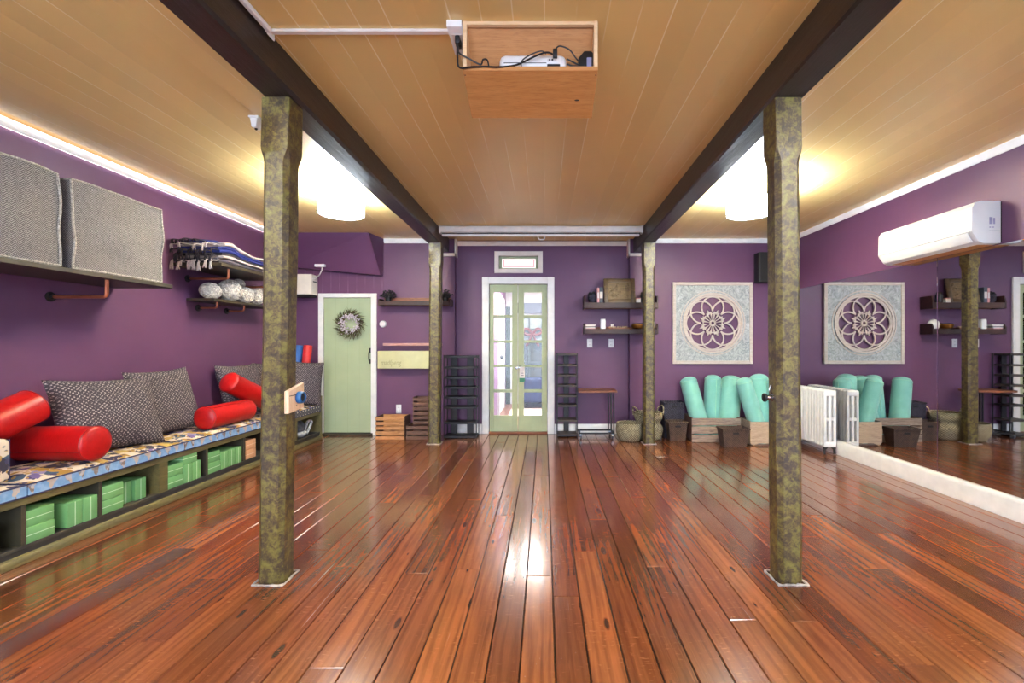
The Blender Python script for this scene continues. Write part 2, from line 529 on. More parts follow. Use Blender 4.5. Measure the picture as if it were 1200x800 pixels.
    c = t.mix(t.math('MULTIPLY', t.bw(t.noise(26, 3), 0.45, 0.65), 0.45), c, (166, 196, 224))
    M['border'] = t.fin(c, 0.8)
    M['navy'] = plain('navy_piping', (48, 52, 92), 0.7)
    t = NT('grey_motif_border_cotton')
    v = t.vor(16, 0, t.comb(t.sep()[1], 0.0, t.sep()[2]))
    M['border_grey'] = t.fin(t.ramp(v, [(0.2, (200, 196, 190)), (0.3, (58, 58, 70)), (0.5, (92, 92, 100))]), 0.8)
    for nm, c in (('blanket_blue', (38, 48, 128)), ('blanket_cream', (206, 192, 190)), ('blanket_black', (44, 38, 48)), ('blanket_grey', (120, 112, 122))):
        t = NT(nm)
        cc = t.ramp(t.noise(160, 3), [(0.3, tuple(v * 0.8 for v in c)), (0.7, c)])
        t.bump(t.noise(90, 3), 0.3, 0.004)
        M[nm] = t.fin(cc, 0.95)
    M['wool'] = plain('cream_wool', (206, 198, 188), 0.95, 0, 0.14, 60)
    t = NT('seagrass_weave')
    X, Y, Z = t.sep()
    ang = t.math('ARCTAN2', Y, X)
    w = t.math('MULTIPLY', t.math('SINE', t.math('MULTIPLY', ang, 34.0)), t.math('SINE', t.math('MULTIPLY', Z, 260.0)))
    c = t.ramp(t.math('ADD', t.math('MULTIPLY', w, 0.5), t.noise(30, 3)), [(0.2, (92, 82, 62)), (0.55, (146, 134, 106)), (0.9, (184, 172, 142))])
    t.bump(w, 0.5, 0.008)
    M['seagrass'] = t.fin(c, 0.85)
    t = NT('dark_woven_rush')
    X, Y, Z = t.sep()
    w = t.math('MULTIPLY', t.math('SINE', t.math('MULTIPLY', t.math('ADD', X, Y), 240.0)), t.math('SINE', t.math('MULTIPLY', Z, 300.0)))
    c = t.ramp(t.math('ADD', t.math('MULTIPLY', w, 0.4), t.noise(24, 3)), [(0.2, (52, 38, 32)), (0.7, (92, 70, 58))])
    t.bump(w, 0.5, 0.006)
    M['rush'] = t.fin(c, 0.8)
    t = NT('navy_black_weave')
    X, Y, Z = t.sep()
    w = t.math('MULTIPLY', t.math('SINE', t.math('MULTIPLY', t.math('ADD', X, Y), 200.0)), t.math('SINE', t.math('MULTIPLY', Z, 200.0)))
    c = t.ramp(t.math('ADD', t.math('MULTIPLY', w, 0.4), t.noise(24, 3)), [(0.2, (26, 24, 34)), (0.8, (62, 56, 72))])
    t.bump(w, 0.5, 0.006)
    M['navy_weave'] = t.fin(c, 0.75)
    # carved plaque
    t = NT('pale_carved_panel')
    s = t.noise(11, 6, 0.7, None, 2.6)
    c = t.ramp(s, [(0.32, (122, 130, 134)), (0.5, (164, 171, 174)), (0.68, (198, 203, 206))])
    t.bump(s, 0.6, 0.012)
    M['carved'] = t.fin(c, 0.7)
    M['whitewash'] = wood('whitewashed_wood', (184, 171, 163), (204, 194, 187), (154, 136, 126), 'x', 1.2, 0.7, False, 0.1)
    M['brass_art'] = wood('bronze_embossed', (84, 66, 42), (140, 116, 78), (52, 40, 26), 'x', 3, 0.45, True, 0.5)
    M['bronze_frame'] = wood('dark_bronze_frame', (74, 56, 36), (112, 88, 56), (48, 36, 24), 'x', 1.5, 0.45, False)
    M['blue'] = plain('blue_plastic', (30, 96, 156), 0.4)
    M['roll_blue'] = plain('blue_foam_roll', (42, 98, 172), 0.6)
    M['roll_red'] = plain('red_foam_roll', (206, 40, 46), 0.55)
    M['pale_yellow'] = plain('pale_yellow_green_foam', (204, 202, 158), 0.65, 0, 0.03, 5)
    M['ink'] = plain('faint_olive_ink', (160, 158, 118), 0.7)
    M['rod'] = wood('pink_wood_rod', (178, 130, 124), (202, 156, 148), (140, 96, 92), 'x', 1, 0.5, False)
    M['radiator'] = plain('white_radiator_enamel', (232, 230, 226), 0.4, 0, 0.02)
    M['slot'] = plain('dark_slot', (30, 28, 30), 0.8)
    M['iron'] = plain('dark_iron_foot', (44, 40, 38), 0.6)
    M['sticker'] = plain('violet_grey_print', (150, 146, 178), 0.5)
    M['leaf_dark'] = plain('dark_dried_leaf', (46, 42, 44), 0.8, 0, 0.2, 40)
    M['leaf_green'] = plain('olive_dried_leaf', (92, 92, 52), 0.85, 0, 0.3, 40)
    M['leaf_brown'] = plain('brown_twig', (92, 74, 58), 0.85, 0, 0.3, 40)
    M['berry'] = plain('lavender_white_berry', (206, 196, 206), 0.7, 0, 0.08, 60)
    M['book_pink'] = plain('pink_book_cover', (212, 150, 150), 0.6)
    M['book_grey'] = plain('slate_book_cover', (78, 84, 96), 0.6)
    M['paper'] = plain('white_paper', (220, 214, 212), 0.7, 0, 0.03)
    M['bag_grey'] = plain('dark_grey_plush', (78, 82, 92), 0.95, 0, 0.15, 30)
    M['plush'] = plain('pale_grey_plush', (164, 168, 176), 0.95, 0, 0.12, 40)
    M['caulk'] = plain('grey_white_caulk', (168, 160, 154), 0.8, 0, 0.15, 30)
    M['screen_grey'] = plain('screen_gap', (70, 66, 66), 0.6)
    # mirror
    t = NT('mirror_silver')
    M['mirror'] = t.fin((214, 214, 216), 0.015, 1.0)
    # clear glass
    t = NT('clear_pane_glass')
    tr = t.n('ShaderNodeBsdfTransparent'); gl = t.n('ShaderNodeBsdfGlossy'); gl.inputs['Roughness'].default_value = 0.03
    fr = t.n('ShaderNodeFresnel'); fr.inputs['IOR'].default_value = 1.45
    mx = t.n('ShaderNodeMixShader'); t.l(fr.outputs[0], mx.inputs[0]); t.l(tr.outputs[0], mx.inputs[1]); t.l(gl.outputs[0], mx.inputs[2])
    t.l(mx.outputs[0], t.out.inputs[0])
    M['glass'] = t.m
    # lit leaded transom
    t = NT('lit_stained_glass')
    X, Y, Z = t.sep()
    ax = t.math('ABSOLUTE', X); az = t.math('ABSOLUTE', Z)
    bx = t.math('MULTIPLY', t.math('GREATER_THAN', ax, 0.196), t.math('LESS_THAN', ax, 0.22))
    bz = t.math('MULTIPLY', t.math('GREATER_THAN', az, 0.036), t.math('LESS_THAN', az, 0.055))
    inx = t.math('LESS_THAN', ax, 0.222); inz = t.math('LESS_THAN', az, 0.056)
    bor = t.math('MAXIMUM', t.math('MULTIPLY', bx, inz), t.math('MULTIPLY', bz, inx))
    c = t.mix(t.math('MULTIPLY', bor, 0.85), (255, 246, 240), (214, 110, 122))
    M['stained'] = t.fin((70, 60, 60), 0.3, emit=c, estr=0.42)
    # lamp shade and tapes
    M['shade'] = plain('lit_white_shade', (250, 248, 244), 0.6, 0, 0.0, emit=(226, 240, 255), estr=LAMP)
    M['led'] = plain('led_tape_light', (250, 244, 240), 0.6, 0, 0.0, emit=(255, 238, 238), estr=LED)
    M['hall_light'] = plain('lit_hall_lamp', (250, 250, 250), 0.6, 0, 0.0, emit=(255, 250, 244), estr=HALL)
    M['lilac'] = plain('lilac_hall_paint', (134, 96, 136), 0.5, 0, 0.02)
    M['hall_white'] = plain('hall_white_paint', (186, 186, 190), 0.5, 0, 0.02)
    M['hall_floor'] = wood('hall_floor_board', (96, 58, 40), (124, 80, 56), (84, 48, 34), 'y', 1, 0.35, True)
    M['rug'] = plain('white_rug_pile', (216, 210, 202), 0.95, 0, 0.08, 60)
    M['sofa_blue'] = plain('deep_blue_velvet', (8, 24, 72), 0.7, 0, 0.1)
    M['dark_green'] = plain('dark_green_frame', (46, 58, 52), 0.5)
    M['pane_light'] = plain('bright_pane', (120, 126, 122), 0.08, 0, 0.1, 3)
    M['pane_dark'] = plain('dark_pane', (36, 32, 20), 0.08, 0, 0.35, 3)
    M['bow'] = plain('red_ribbon', (96, 40, 36), 0.6)
    M['tag_green'] = plain('green_card', (64, 140, 104), 0.6)


LAMP, LED, HALL, BULB = 17.0, 0.8, 11.0, 78.0
make_materials()

# ================================================================== the room
XL, XR = -3.39, 3.275            # side walls
YB, YC = 6.13, 6.24             # back wall, and its set-back middle bay
CX0, CX1 = -1.208, 1.15         # the bay
ZC = 2.64
YF = -2.6                       # how far the room runs behind the camera

# floor: real planks over a dark subfloor
rnd = random.Random(3)
mb = MB()
x = XL - 0.02
while x < XR + 0.02:
    w = 0.132 + rnd.uniform(-0.008, 0.008)
    y = YF - rnd.uniform(0, 2)
    while y < YC + 0.15:
        L = rnd.uniform(1.3, 3.6)
        y1 = min(y + L, YC + 0.16)
        t = rnd.uniform(-0.0006, 0.0006); dz = rnd.uniform(-0.0007, 0.0005)
        g = 0.0021; c = 0.0026
        X0, X1, Y0, Y1 = x + g, x + w - g, y + 0.0012, y1 - 0.0012
        zt = dz
        top = [(X0 + c, Y0 + c, zt - t), (X1 - c, Y0 + c, zt + t), (X1 - c, Y1 - c, zt + t), (X0 + c, Y1 - c, zt - t)]
        mid = [(X0, Y0, zt - 0.003), (X1, Y0, zt - 0.003), (X1, Y1, zt - 0.003), (X0, Y1, zt - 0.003)]
        bot = [(p[0], p[1], -0.02) for p in mid]
        vs = [[mb.bm.verts.new(p) for p in q] for q in (bot, mid, top)]
        for a, b in ((0, 1), (1, 2)):
            for k in range(4):
                mb.bm.faces.new((vs[a][k], vs[a][(k + 1) % 4], vs[b][(k + 1) % 4], vs[b][k]))
        mb.bm.faces.new(vs[2])
        y = y1
    x += w
struct(mb.build('floor', M['floor'], None, 0), 'varnished red-brown plank floor of the studio', 'floor')
struct(MB().box(XL - 0.1, XR + 0.1, YF - 0.1, 10.2, -0.1, -0.012).build('floor_slab', M['gap'], None, 0), 'dark ground under the floor planks', 'floor')

struct(MB().box(XL - 0.1, XR + 0.1, YF, YC + 0.12, ZC, ZC + 0.08).build('ceiling', M['ceiling'], None, 0), 'tan painted board ceiling', 'ceiling')
struct(MB().box(XL - 0.1, XL, YF, YC + 0.12, -0.1, ZC).build('wall_left', M['purple'], None, 0), 'purple wall behind the bench', 'wall')
struct(MB().box(XR, XR + 0.1, YF, YC + 0.12, -0.1, ZC).build('wall_right', M['purple'], None, 0), 'purple wall carrying the mirrors', 'wall')
# back wall: boarded piece over the green door, plain pieces, the set-back bay with its two openings
D2 = (-2.966, -2.333, 1.845)    # green door leaf: x0, x1, top
D1 = (-0.757, 0.040, 2.044)     # glazed doors
W1 = (-0.625, -0.083, 2.252, 2.432)   # transom light
mb = MB()
mb.box(XL, D2[0] - 0.006, YB, YC + 0.12, 0, ZC)
mb.box(D2[1] + 0.006, CX0, YB, YC + 0.12, 0, ZC)
mb.box(D2[0] - 0.006, D2[1] + 0.006, YB, YC + 0.12, D2[2] + 0.006, ZC)
mb.box(D2[0] - 0.006, D2[1] + 0.006, YB + 0.06, YC + 0.12, 0, D2[2] + 0.006)
mb.box(CX1, XR, YB, YC + 0.12, 0, ZC)
mb.box(CX0, D1[0], YC, YC + 0.12, 0, ZC)
mb.box(D1[1], CX1, YC, YC + 0.12, 0, ZC)
mb.box(D1[0], D1[1], YC, YC + 0.12, D1[2], W1[2])
mb.box(D1[0], D1[1], YC, YC + 0.12, W1[3], ZC)
mb.box(D1[0], W1[0], YC, YC + 0.12, W1[2], W1[3])
mb.box(W1[1], D1[1], YC, YC + 0.12, W1[2], W1[3])
struct(mb.build('wall_back', M['purple'], None, 0), 'purple back wall with the doors', 'wall')
struct(MB().box(XL + 0.002, -2.16, YB - 0.006, YB, 1.905, 2.3).build('wall_back_boards', M['purple_boards'], None, 0), 'purple painted boards above the green door', 'wall')
# sloping boxed-in soffit in the corner above the green door
mb = MB().hexa([(XL, 6.02, 2.245), (-2.17, 6.02, 2.135), (-2.17, YB, 2.135), (XL, YB, 2.245),
                (XL, 5.78, ZC), (-2.235, 5.78, ZC), (-2.165, YB, ZC), (XL, YB, ZC)])
struct(mb.build('wall_soffit', M['purple'], None, 0), 'purple boxed soffit above the green door', 'wall')


def trim(n, mb, mat='white', label='white crown moulding under the tan ceiling'):
    return struct(mb.build('trim_%d' % n, M[mat]), label, 'trim')


crown = [(0, ZC), (0, ZC - 0.06), (-0.008, ZC - 0.06), (-0.02, ZC - 0.012), (-0.02, ZC)]
trim(1, MB().prism([(XR + u, v) for u, v in crown], 'y', YF, YB), label='white crown moulding above the mirrors')
trim(2, MB().prism([(YB + u, v) for u, v in crown], 'x', CX1 + 0.14, XR - 0.02), label='white crown moulding above the carved plaque')
trim(3, MB().prism([(YB + u, v) for u, v in crown], 'x', -2.16, CX0 - 0.16), label='white crown moulding beside the purple soffit')
mb = MB()
mb.prism([(YC + u, v - 0.01) for u, v in crown], 'x', CX0 + 0.02, CX1 - 0.02)
for s, a in ((1, CX0), (-1, CX1)):        # the moulding steps down around each beam end
    xs = sorted((a - s * 0.15, a + s * 0.02))
    mb.box(xs[0], xs[1], YB - 0.018, YB, 2.405, 2.445)
    xs = sorted((a, a + s * 0.02))
    mb.box(xs[0], xs[1], YB - 0.018, YC, 2.405, ZC)
trim(4, mb, 'warm_white', 'cream moulding stepping around the beam ends above the glazed doors')

# baseboards
bb = [(0, 0), (-0.018, 0), (-0.018, 0.105), (-0.008, 0.13), (0, 0.13)]
def base(side, mb, label): struct(mb.build('baseboard_' + side, M['white']), label, 'baseboard')
mb = MB()
mb.prism([(YC + u, v) for u, v in bb], 'x', CX0, D1[0] - 0.1)
mb.prism([(YC + u, v) for u, v in bb], 'x', D1[1] + 0.1, CX1)
mb.prism([(YB + u, v) for u, v in bb], 'x', CX1, XR)
base('back', mb, 'white baseboard along the back wall')
mb = MB().prism([(XR, 0), (XR - 0.045, 0), (XR - 0.045, 0.135), (XR - 0.036, 0.152), (XR, 0.152)], 'y', YF, 5.9, 0.002, 1)
base('right', mb, 'tall white baseboard below the mirrors')

# wall mirrors: two butted panels
for i, (y0, y1, lb) in enumerate(((3.788, 5.92, 'frameless wall mirror panel behind the radiator'), (0.2, 3.782, 'frameless wall mirror panel under the air conditioner'))):
    tag(MB().box(XR - 0.007, XR - 0.0005, y0, y1, 0.153, 1.932, 0.001, 1).build('wall_mirror', M['mirror']), lb, 'mirror', 'wall mirror panels')

# cornice with light tapes on the bench side
trim(5, MB().box(XL + 0.022, XL + 0.036, YF, 6.0, 2.568, 2.624, 0.002, 1), label='pale light cove board above the bench')
tag(MB().box(XL + 0.004, XL + 0.02, YF, 5.98, 2.572, 2.580, 0.001, 1).build('light_tape', M['led']), 'glowing light tape along the lower edge of the cove board', 'light strip', 'cove light tapes')
tag(MB().box(XL + 0.038, XL + 0.05, YF, 5.98, 2.616, 2.622, 0.001, 1).build('light_tape', M['led']), 'glowing light tape along the upper edge of the cove board', 'light strip', 'cove light tapes')


# ------------------------------------------------------------------ beams and posts
def beam(xa, xb, label):
    """xa, xb: centre line at y = 2.3 and y = 5.6"""
    mb = MB(); h = 0.082; n = 44; rr = random.Random(int(abs(xa) * 1000))
    rows = []
    for i in range(n + 1):
        y = YF + (YB - 0.0 - YF) * i / n
        xc = xa + (xb - xa) * (y - 2.3) / 3.3
        j = lambda s=0.003: noise.noise((y * 1.3, xa * 9 + s * 700, s * 100)) * 0.006
        c = 0.012 + j(0.004)
        zb = 2.461 + j(0.001)
        pts = [(xc - h + j(0.002), ZC + 0.0), (xc - h + j(0.003), zb + c), (xc - h + c, zb), (xc + h - c, zb), (xc + h + j(0.005), zb + c), (xc + h + j(0.006), ZC + 0.0)]
        rows.append([mb.bm.verts.new((px, y, z)) for px, z in pts])
    for A, B in zip(rows, rows[1:]):
        for k in range(6):
            mb.bm.faces.new((A[k], A[(k + 1) % 6], B[(k + 1) % 6], B[k]))
    mb.bm.faces.new(rows[0]); mb.bm.faces.new(rows[-1][::-1])
    return tag(mb.build('ceiling_beam', M['beam'], None, 30), label, 'beam', 'dark ceiling beams')


beam(-1.342, -1.362, 'dark painted ceiling beam over the bench-side posts')
beam(1.236, 1.276, 'dark painted ceiling beam over the posts nearer the mirrors')


def post(cx, cy, w, lean, label, zt=2.458):
    root = thing('timber_post', label, 'post', (cx, cy, 0), group='olive mottled timber posts')
    mb = MB(); rr = random.Random(int(cy * 100 + cx * 10))
    zs = [0.001] + [0.06 + 2.08 * i / 26 for i in range(27)] + [2.165, 2.19, 2.21, 2.3, 2.4, zt]
    rows = []
    for z in zs:
        k = min(1, max(0, (2.20 - z) / 0.05))
        c = 0.003 + 0.020 * k
        h = w / 2 - 0.004 * k
        ox = lean * z / zt
        b = lambda s: noise.noise((z * 2.1, s * 7.7, cx * 5 + cy)) * 0.0032
        pts = [(-h + c, -h), (h - c, -h), (h, -h + c), (h, h - c), (h - c, h), (-h + c, h), (-h, h - c), (-h, -h + c)]
        rows.append([mb.bm.verts.new((cx + ox + px + b(i), cy + py + b(i + 20), z)) for i, (px, py) in enumerate(pts)])
    for A, B in zip(rows, rows[1:]):
        for k in range(8):
            mb.bm.faces.new((A[k], A[(k + 1) % 8], B[(k + 1) % 8], B[k]))
    mb.bm.faces.new(rows[0][::-1]); mb.bm.faces.new(rows[-1])
    mb.build('shaft', M['post'], root, 30)
    mb = MB()
    pts = []
    for k in range(40):
        a = 2 * PI * k / 40
        m = max(abs(math.cos(a)), abs(math.sin(a)))
        r = (w / 2 + 0.004 + rr.uniform(0, 0.007)) / m
        pts.append((cx + r * math.cos(a), cy + r * math.sin(a), 0.003))
    mb.tube(pts, [0.004 + rr.uniform(0, 0.005) for _ in pts], 6, True)
    mb.build('floor_caulk', M['caulk'], root)
    return root


FY = 2.36                       # centre depth of the near posts
post(-1.392, FY, 0.138, 0.036, 'near olive mottled timber post carrying a small pine block with a blue knob')
post(1.252, FY, 0.133, -0.02, 'near olive mottled timber post with a chrome knob, on the mirror side')
post(-1.355, 5.62, 0.146, 0.02, 'far olive mottled timber post beside the crates and the black shoe rack')
post(1.284, 5.62, 0.138, 0.0, 'far olive mottled timber post beside the woven baskets')

# pine block with a blue knob, on the post's inner face
xf = -1.392 + 0.069 + 0.013
t = thing('wall_block', 'small pale pine block with blue round knob fixed to the bench-side post', 'block', (xf, FY, 0.86))
y0, y1 = FY - 0.07, FY + 0.075
MB().prism([(y0, 0.862), (y1, 0.876), (y1, 1.008), (y0, 0.975)], 'x', xf, xf + 0.024, 0.003, 2).build('board', M['pine_block'], t)
MB().box(xf + 0.0236, xf + 0.0252, y0 + 0.004, y1 - 0.004, 0.949, 0.9525).build('saw_cut', M['slot'], t)
mb = MB().lathe([(0.026, 0), (0.031, 0.005), (0.032, 0.02), (0.029, 0.03), (0.023, 0.032), (0.021, 0.022)], along((xf + 0.02, FY + 0.02, 0.935), (xf + 0.1, FY + 0.015, 0.937)), 28)
k = mb.build('round_knob', M['blue'], t)
MB().lathe([(0.021, 0.0), (0.0205, 0.001)], along((xf + 0.0425, FY + 0.02, 0.935), (xf + 0.1, FY + 0.015, 0.937)), 24).build('dark_centre', M['slot'], k)
for yy, zz in ((FY + 0.0, 0.895), (FY + 0.045, 0.903)): MB().ball((xf + 0.024, yy, zz), 0.0035, 8).build('screw_head', M['iron'], t)

# chrome knob on the mirror-side post
xk = 1.252 - 0.0665 - 0.007
t = thing('round_hook', 'chrome round knob with a black cap on the near post on the mirror side', 'knob', (xk, FY, 0.937))
mb = MB().lathe([(0.020, 0), (0.020, 0.004), (0.013, 0.006), (0.013, 0.034), (0.019, 0.038)], along((xk + 0.006, FY, 0.937), (xk - 0.1, FY, 0.937)), 24)
mb.build('stem', M['chrome'], t)
MB().lathe([(0.021, 0.036), (0.023, 0.040), (0.022, 0.048), (0.012, 0.051)], along((xk + 0.006, FY, 0.937), (xk - 0.1, FY, 0.937)), 24).build('cap', M['black'], t)
MB().tube(bez([(xk + 0.001, FY, 0.957), (xk - 0.012, FY, 0.975), (xk - 0.004, FY, 1.0)], 6), 0.0025, 6).build('pin', M['chrome'], t)

# ------------------------------------------------------------------ green plank door
t = struct(thing('door_2', 'sage green plank door hung with a dried wreath', 'door', (-2.65, YB, 0)))
MB().box(D2[0], D2[1], YB - 0.005, YB + 0.045, 0.035, D2[2]).build('leaf', M['sage_door'], t)
mb = MB()
mb.box(-3.036, D2[0] - 0.004, YB - 0.026, YB - 0.0005, 0, 1.905, 0.003, 1)
mb.box(D2[1] + 0.004, -2.255, YB - 0.026, YB - 0.0005, 0, 1.905, 0.003, 1)
mb.box(D2[0] - 0.004, D2[1] + 0.004, YB - 0.026, YB - 0.0005, D2[2] + 0.004, 1.905, 0.003, 1)
mb.build('casing', M['white'], t)
MB().box(D2[0] - 0.03, D2[1] + 0.03, YB - 0.05, YB + 0.04, 0.0, 0.03, 0.004, 1).build('threshold', M['olive_dark'], t)
hx = fx(434, YB)
mb = MB().tube(bez([(hx, YB - 0.012, 1.13), (hx, YB - 0.05, 1.11), (hx, YB - 0.055, 1.06), (hx, YB - 0.05, 1.01), (hx, YB - 0.012, 0.985)], 6), 0.008, 8)
mb.box(hx - 0.012, hx + 0.012, YB - 0.016, YB - 0.004, 1.10, 1.17, 0.004); mb.box(hx - 0.012, hx + 0.012, YB - 0.016, YB - 0.004, 0.96, 1.02, 0.004)
mb.build('door_handle', M['black'], t)

# wreath
wx, wz = fx(410.5, YB - 0.05), fz(379.5, YB - 0.05)
wy = YB - 0.045
t = thing('dried_wreath', 'dried twig wreath with pale lavender berries on the green door', 'wreath', (wx, wy, wz))
rr = random.Random(5)
mb = MB()
for j in range(7):
    pts = []
    for k in range(36):
        a = 2 * PI * k / 36
        r = 0.115 + 0.012 * math.sin(a * 5 + j) + rr.uniform(-0.004, 0.004)
        pts.append((wx + r * math.cos(a), wy + 0.012 * math.cos(a * 4 + j * 2), wz + r * math.sin(a)))
    mb.tube(pts, 0.006, 5, True)
mb.build('twig_ring', M['leaf_brown'], t)
for nm, mt, cnt, lo, hi in (('olive_sprig', 'leaf_green', 150, 0.10, 0.2), ('dark_sprig', 'leaf_brown', 80, 0.08, 0.17)):
    mb = MB()
    for j in range(cnt):
        a = rr.uniform(0, 2 * PI); r = 0.115 + rr.uniform(-0.01, 0.04)
        l = rr.uniform(0.05, 0.11); d = a - rr.uniform(0.5, 1.1)
        p = Vector((wx + r * math.cos(a), wy + rr.uniform(-0.02, 0.01), wz + r * math.sin(a)))
        q = p + Vector((math.cos(d) * l, rr.uniform(-0.035, 0.008), math.sin(d) * l))
        mb.tube([p, (p + q) / 2 + Vector((0, -0.006, 0)), q], [0.003, 0.0035, 0.0008], 4)
    mb.build(nm, M[mt], t)
mb = MB()
for j in range(190):
    a = rr.uniform(0, 2 * PI); r = 0.108 + rr.gauss(0, 0.022)
    mb.ball((wx + r * math.cos(a), wy - rr.uniform(0.005, 0.035), wz + r * math.sin(a)), rr.uniform(0.006, 0.011), 6)
mb.build('berries', M['berry'], t)['kind'] = 'stuff'

# ------------------------------------------------------------------ glazed double doors
t = struct(thing('door_1', 'pair of sage green glazed doors with white casing', 'door', (fx(607, YC), YC, 0)))
mb = MB()
mb.box(D1[0] - 0.095, D1[0] - 0.002, YC - 0.03, YC - 0.0005, 0, 2.14, 0.004, 1)
mb.box(D1[1] + 0.002, D1[1] + 0.095, YC - 0.03, YC - 0.0005, 0, 2.14, 0.004, 1)
mb.box(D1[0] - 0.002, D1[1] + 0.002, YC - 0.03, YC - 0.0005, 2.046, 2.14, 0.004, 1)
mb.build('casing', M['white'], t)
MB().box(D1[0], D1[1], YC - 0.035, YC + 0.12, 0.0, 0.022, 0.003, 1).build('threshold', M['redwood'], t)
yd = YC + 0.03
zrows = [(342.5, 369), (372.2, 398.5), (401.5, 427.5), (430, 456), (459.5, 486.5)]
for nm, xa, xb, pa, pb in (('door_leaf', D1[0] + 0.003, fx(606.6, yd), 578.8, 600.2), ('door_leaf', fx(607.4, yd), D1[1] - 0.003, 614, 634.8)):
    pa, pb = fx(pa, yd), fx(pb, yd)
    mb = MB()
    zz = [(fz(b, yd), fz(a, yd)) for a, b in zrows]
    mb.box(xa, pa, yd - 0.02, yd + 0.02, 0.024, D1[2] - 0.003, 0.002, 1)
    mb.box(pb, xb, yd - 0.02, yd + 0.02, 0.024, D1[2] - 0.003, 0.002, 1)
    mb.box(pa, pb, yd - 0.02, yd + 0.02, zz[0][1], D1[2] - 0.003)
    mb.box(pa, pb, yd - 0.02, yd + 0.02, 0.024, zz[-1][0])
    for (a0, a1), (b0, b1) in zip(zz, zz[1:]):
        mb.box(pa, pb, yd - 0.015, yd + 0.015, b1, a0, 0.003, 1)
    leaf = mb.build(nm, M['sage'], t)
    MB().box(pa - 0.003, pb + 0.003, yd - 0.002, yd + 0.002, zz[-1][0] - 0.003, zz[0][1] + 0.003).build('glass_panes', M['glass'], leaf, 0)
    mb = MB()
    hxx = xa if pa < -0.5 else xb
    for hz in (0.32, 1.05, 1.78): mb.cyl((hxx, yd - 0.024, hz), (hxx, yd - 0.024, hz + 0.08), 0.007, 8)
    mb.build('hinges', M['sage'], leaf)
lx, lz = fx(608.5, yd), fz(430.5, yd)
mb = MB().lathe([(0.02, 0), (0.022, 0.01), (0.012, 0.014), (0.012, 0.03), (0.024, 0.036), (0.02, 0.054), (0.006, 0.058)], along((lx - 0.035, yd - 0.018, lz), (lx - 0.035, yd - 0.1, lz)), 20)
mb.box(lx - 0.03, lx + 0.05, yd - 0.034, yd - 0.019, lz - 0.014, lz + 0.014, 0.003)
mb.build('door_latch', M['chrome'], t)
# hanging card on the latch
tx = fx(612, yd); tz0, tz1 = fz(447, yd), fz(430, yd)
t = thing('door_hanger', 'white and green hanging card on the latch of the glazed doors', 'tag', (tx, yd - 0.04, tz0))
MB().box(tx - 0.036, tx + 0.036, yd - 0.043, yd - 0.041, tz0 + 0.055, tz1, 0.004, 2).build('card', M['paper'], t)
MB().box(tx - 0.036, tx + 0.036, yd - 0.043, yd - 0.041, tz0, tz0 + 0.054).build('green_band', M['tag_green'], t)
for i, (a, b) in enumerate(((-0.02, 0.022), (-0.016, 0.018), (-0.022, 0.012))):
    z = tz0 + 0.085 + 0.03 * i
    MB().box(tx + a, tx + b, yd - 0.0445, yd - 0.0432, z, z + 0.008).build('print_line', M['book_grey'], t)
MB().tube([(tx - 0.03 + 0.012 * math.cos(a), yd - 0.04, tz1 + 0.006 + 0.016 * math.sin(a)) for a in [2 * PI * k / 16 for k in range(16)]], 0.002, 5, True).build('loop', M['black'], t)

# transom light
t = struct(thing('window_1', 'small lit stained glass transom over the glazed doors', 'window', ((W1[0] + W1[1]) / 2, YC, (W1[2] + W1[3]) / 2)))
o = [fx(579.7, YC), fx(635.9, YC), fz(320, YC), fz(294.8, YC)]
mb = MB()
for a, b, c, d in ((o[0], W1[0] - 0.0, o[2], o[3]), (W1[1], o[1], o[2], o[3]), (W1[0], W1[1], W1[3], o[3]), (W1[0], W1[1], o[2], W1[2])):
    mb.box(a, b, YC - 0.03, YC - 0.0005, c, d)
mb.build('casing', M['warm_white'], t)
mb = MB()
for a, b, c, d in ((W1[0], W1[0] + 0.04, W1[2], W1[3]), (W1[1] - 0.04, W1[1], W1[2], W1[3]), (W1[0] + 0.04, W1[1] - 0.04, W1[3] - 0.03, W1[3]), (W1[0] + 0.04, W1[1] - 0.04, W1[2], W1[2] + 0.024)):
    mb.box(a, b, YC + 0.04, YC + 0.08, c, d)
mb.build('sash', M['sage'], t)
MB().box(W1[0] + 0.04, W1[1] - 0.04, YC + 0.056, YC + 0.062, W1[2] + 0.024, W1[3] - 0.03).build('stained_pane', M['stained'], t)

# ------------------------------------------------------------------ hall beyond the glazed doors
HY = YC + 0.12
HE = 9.4
struct(MB().box(-0.86, 1.6, YC + 0.162, HE + 0.2, -0.02, 0.0).build('floor_hall', M['hall_floor'], None, 0), 'wooden hall floor beyond the glazed doors', 'floor')
struct(MB().box(-0.9, 1.6, HY, HE + 0.2, 2.5, 2.55).build('ceiling_hall', M['hall_white'], None, 0), 'white hall ceiling beyond the glazed doors', 'ceiling')
struct(MB().box(-0.95, -0.80, HY, HE, 0, 2.5).build('wall_hall_left', M['lilac'], None, 0), 'lilac hall wall beyond the glazed doors', 'wall')
struct(MB().box(1.5, 1.6, HY, HE, 0, 2.5).build('wall_hall_right', M['hall_white'], None, 0), 'white hall wall beyond the glazed doors', 'wall')
struct(MB().box(-0.95, 1.6, HE, HE + 0.1, 0, 2.5).build('wall_hall_back', M['hall_white'], None, 0), 'white end wall of the hall', 'wall')
d = struct(thing('door_3', 'white door on the lilac hall wall', 'door', (-0.80, 8.3, 0)))
mb = MB().box(-0.80, -0.77, 7.75, 7.9, 0, 2.1).box(-0.80, -0.77, 8.75, 8.9, 0, 2.1).box(-0.80, -0.77, 7.9, 8.75, 2.0, 2.1)
mb.build('casing', M['hall_white'], d)
MB().box(-0.80, -0.785, 7.9, 8.75, 0, 2.0).build('leaf', M['plastic'], d)
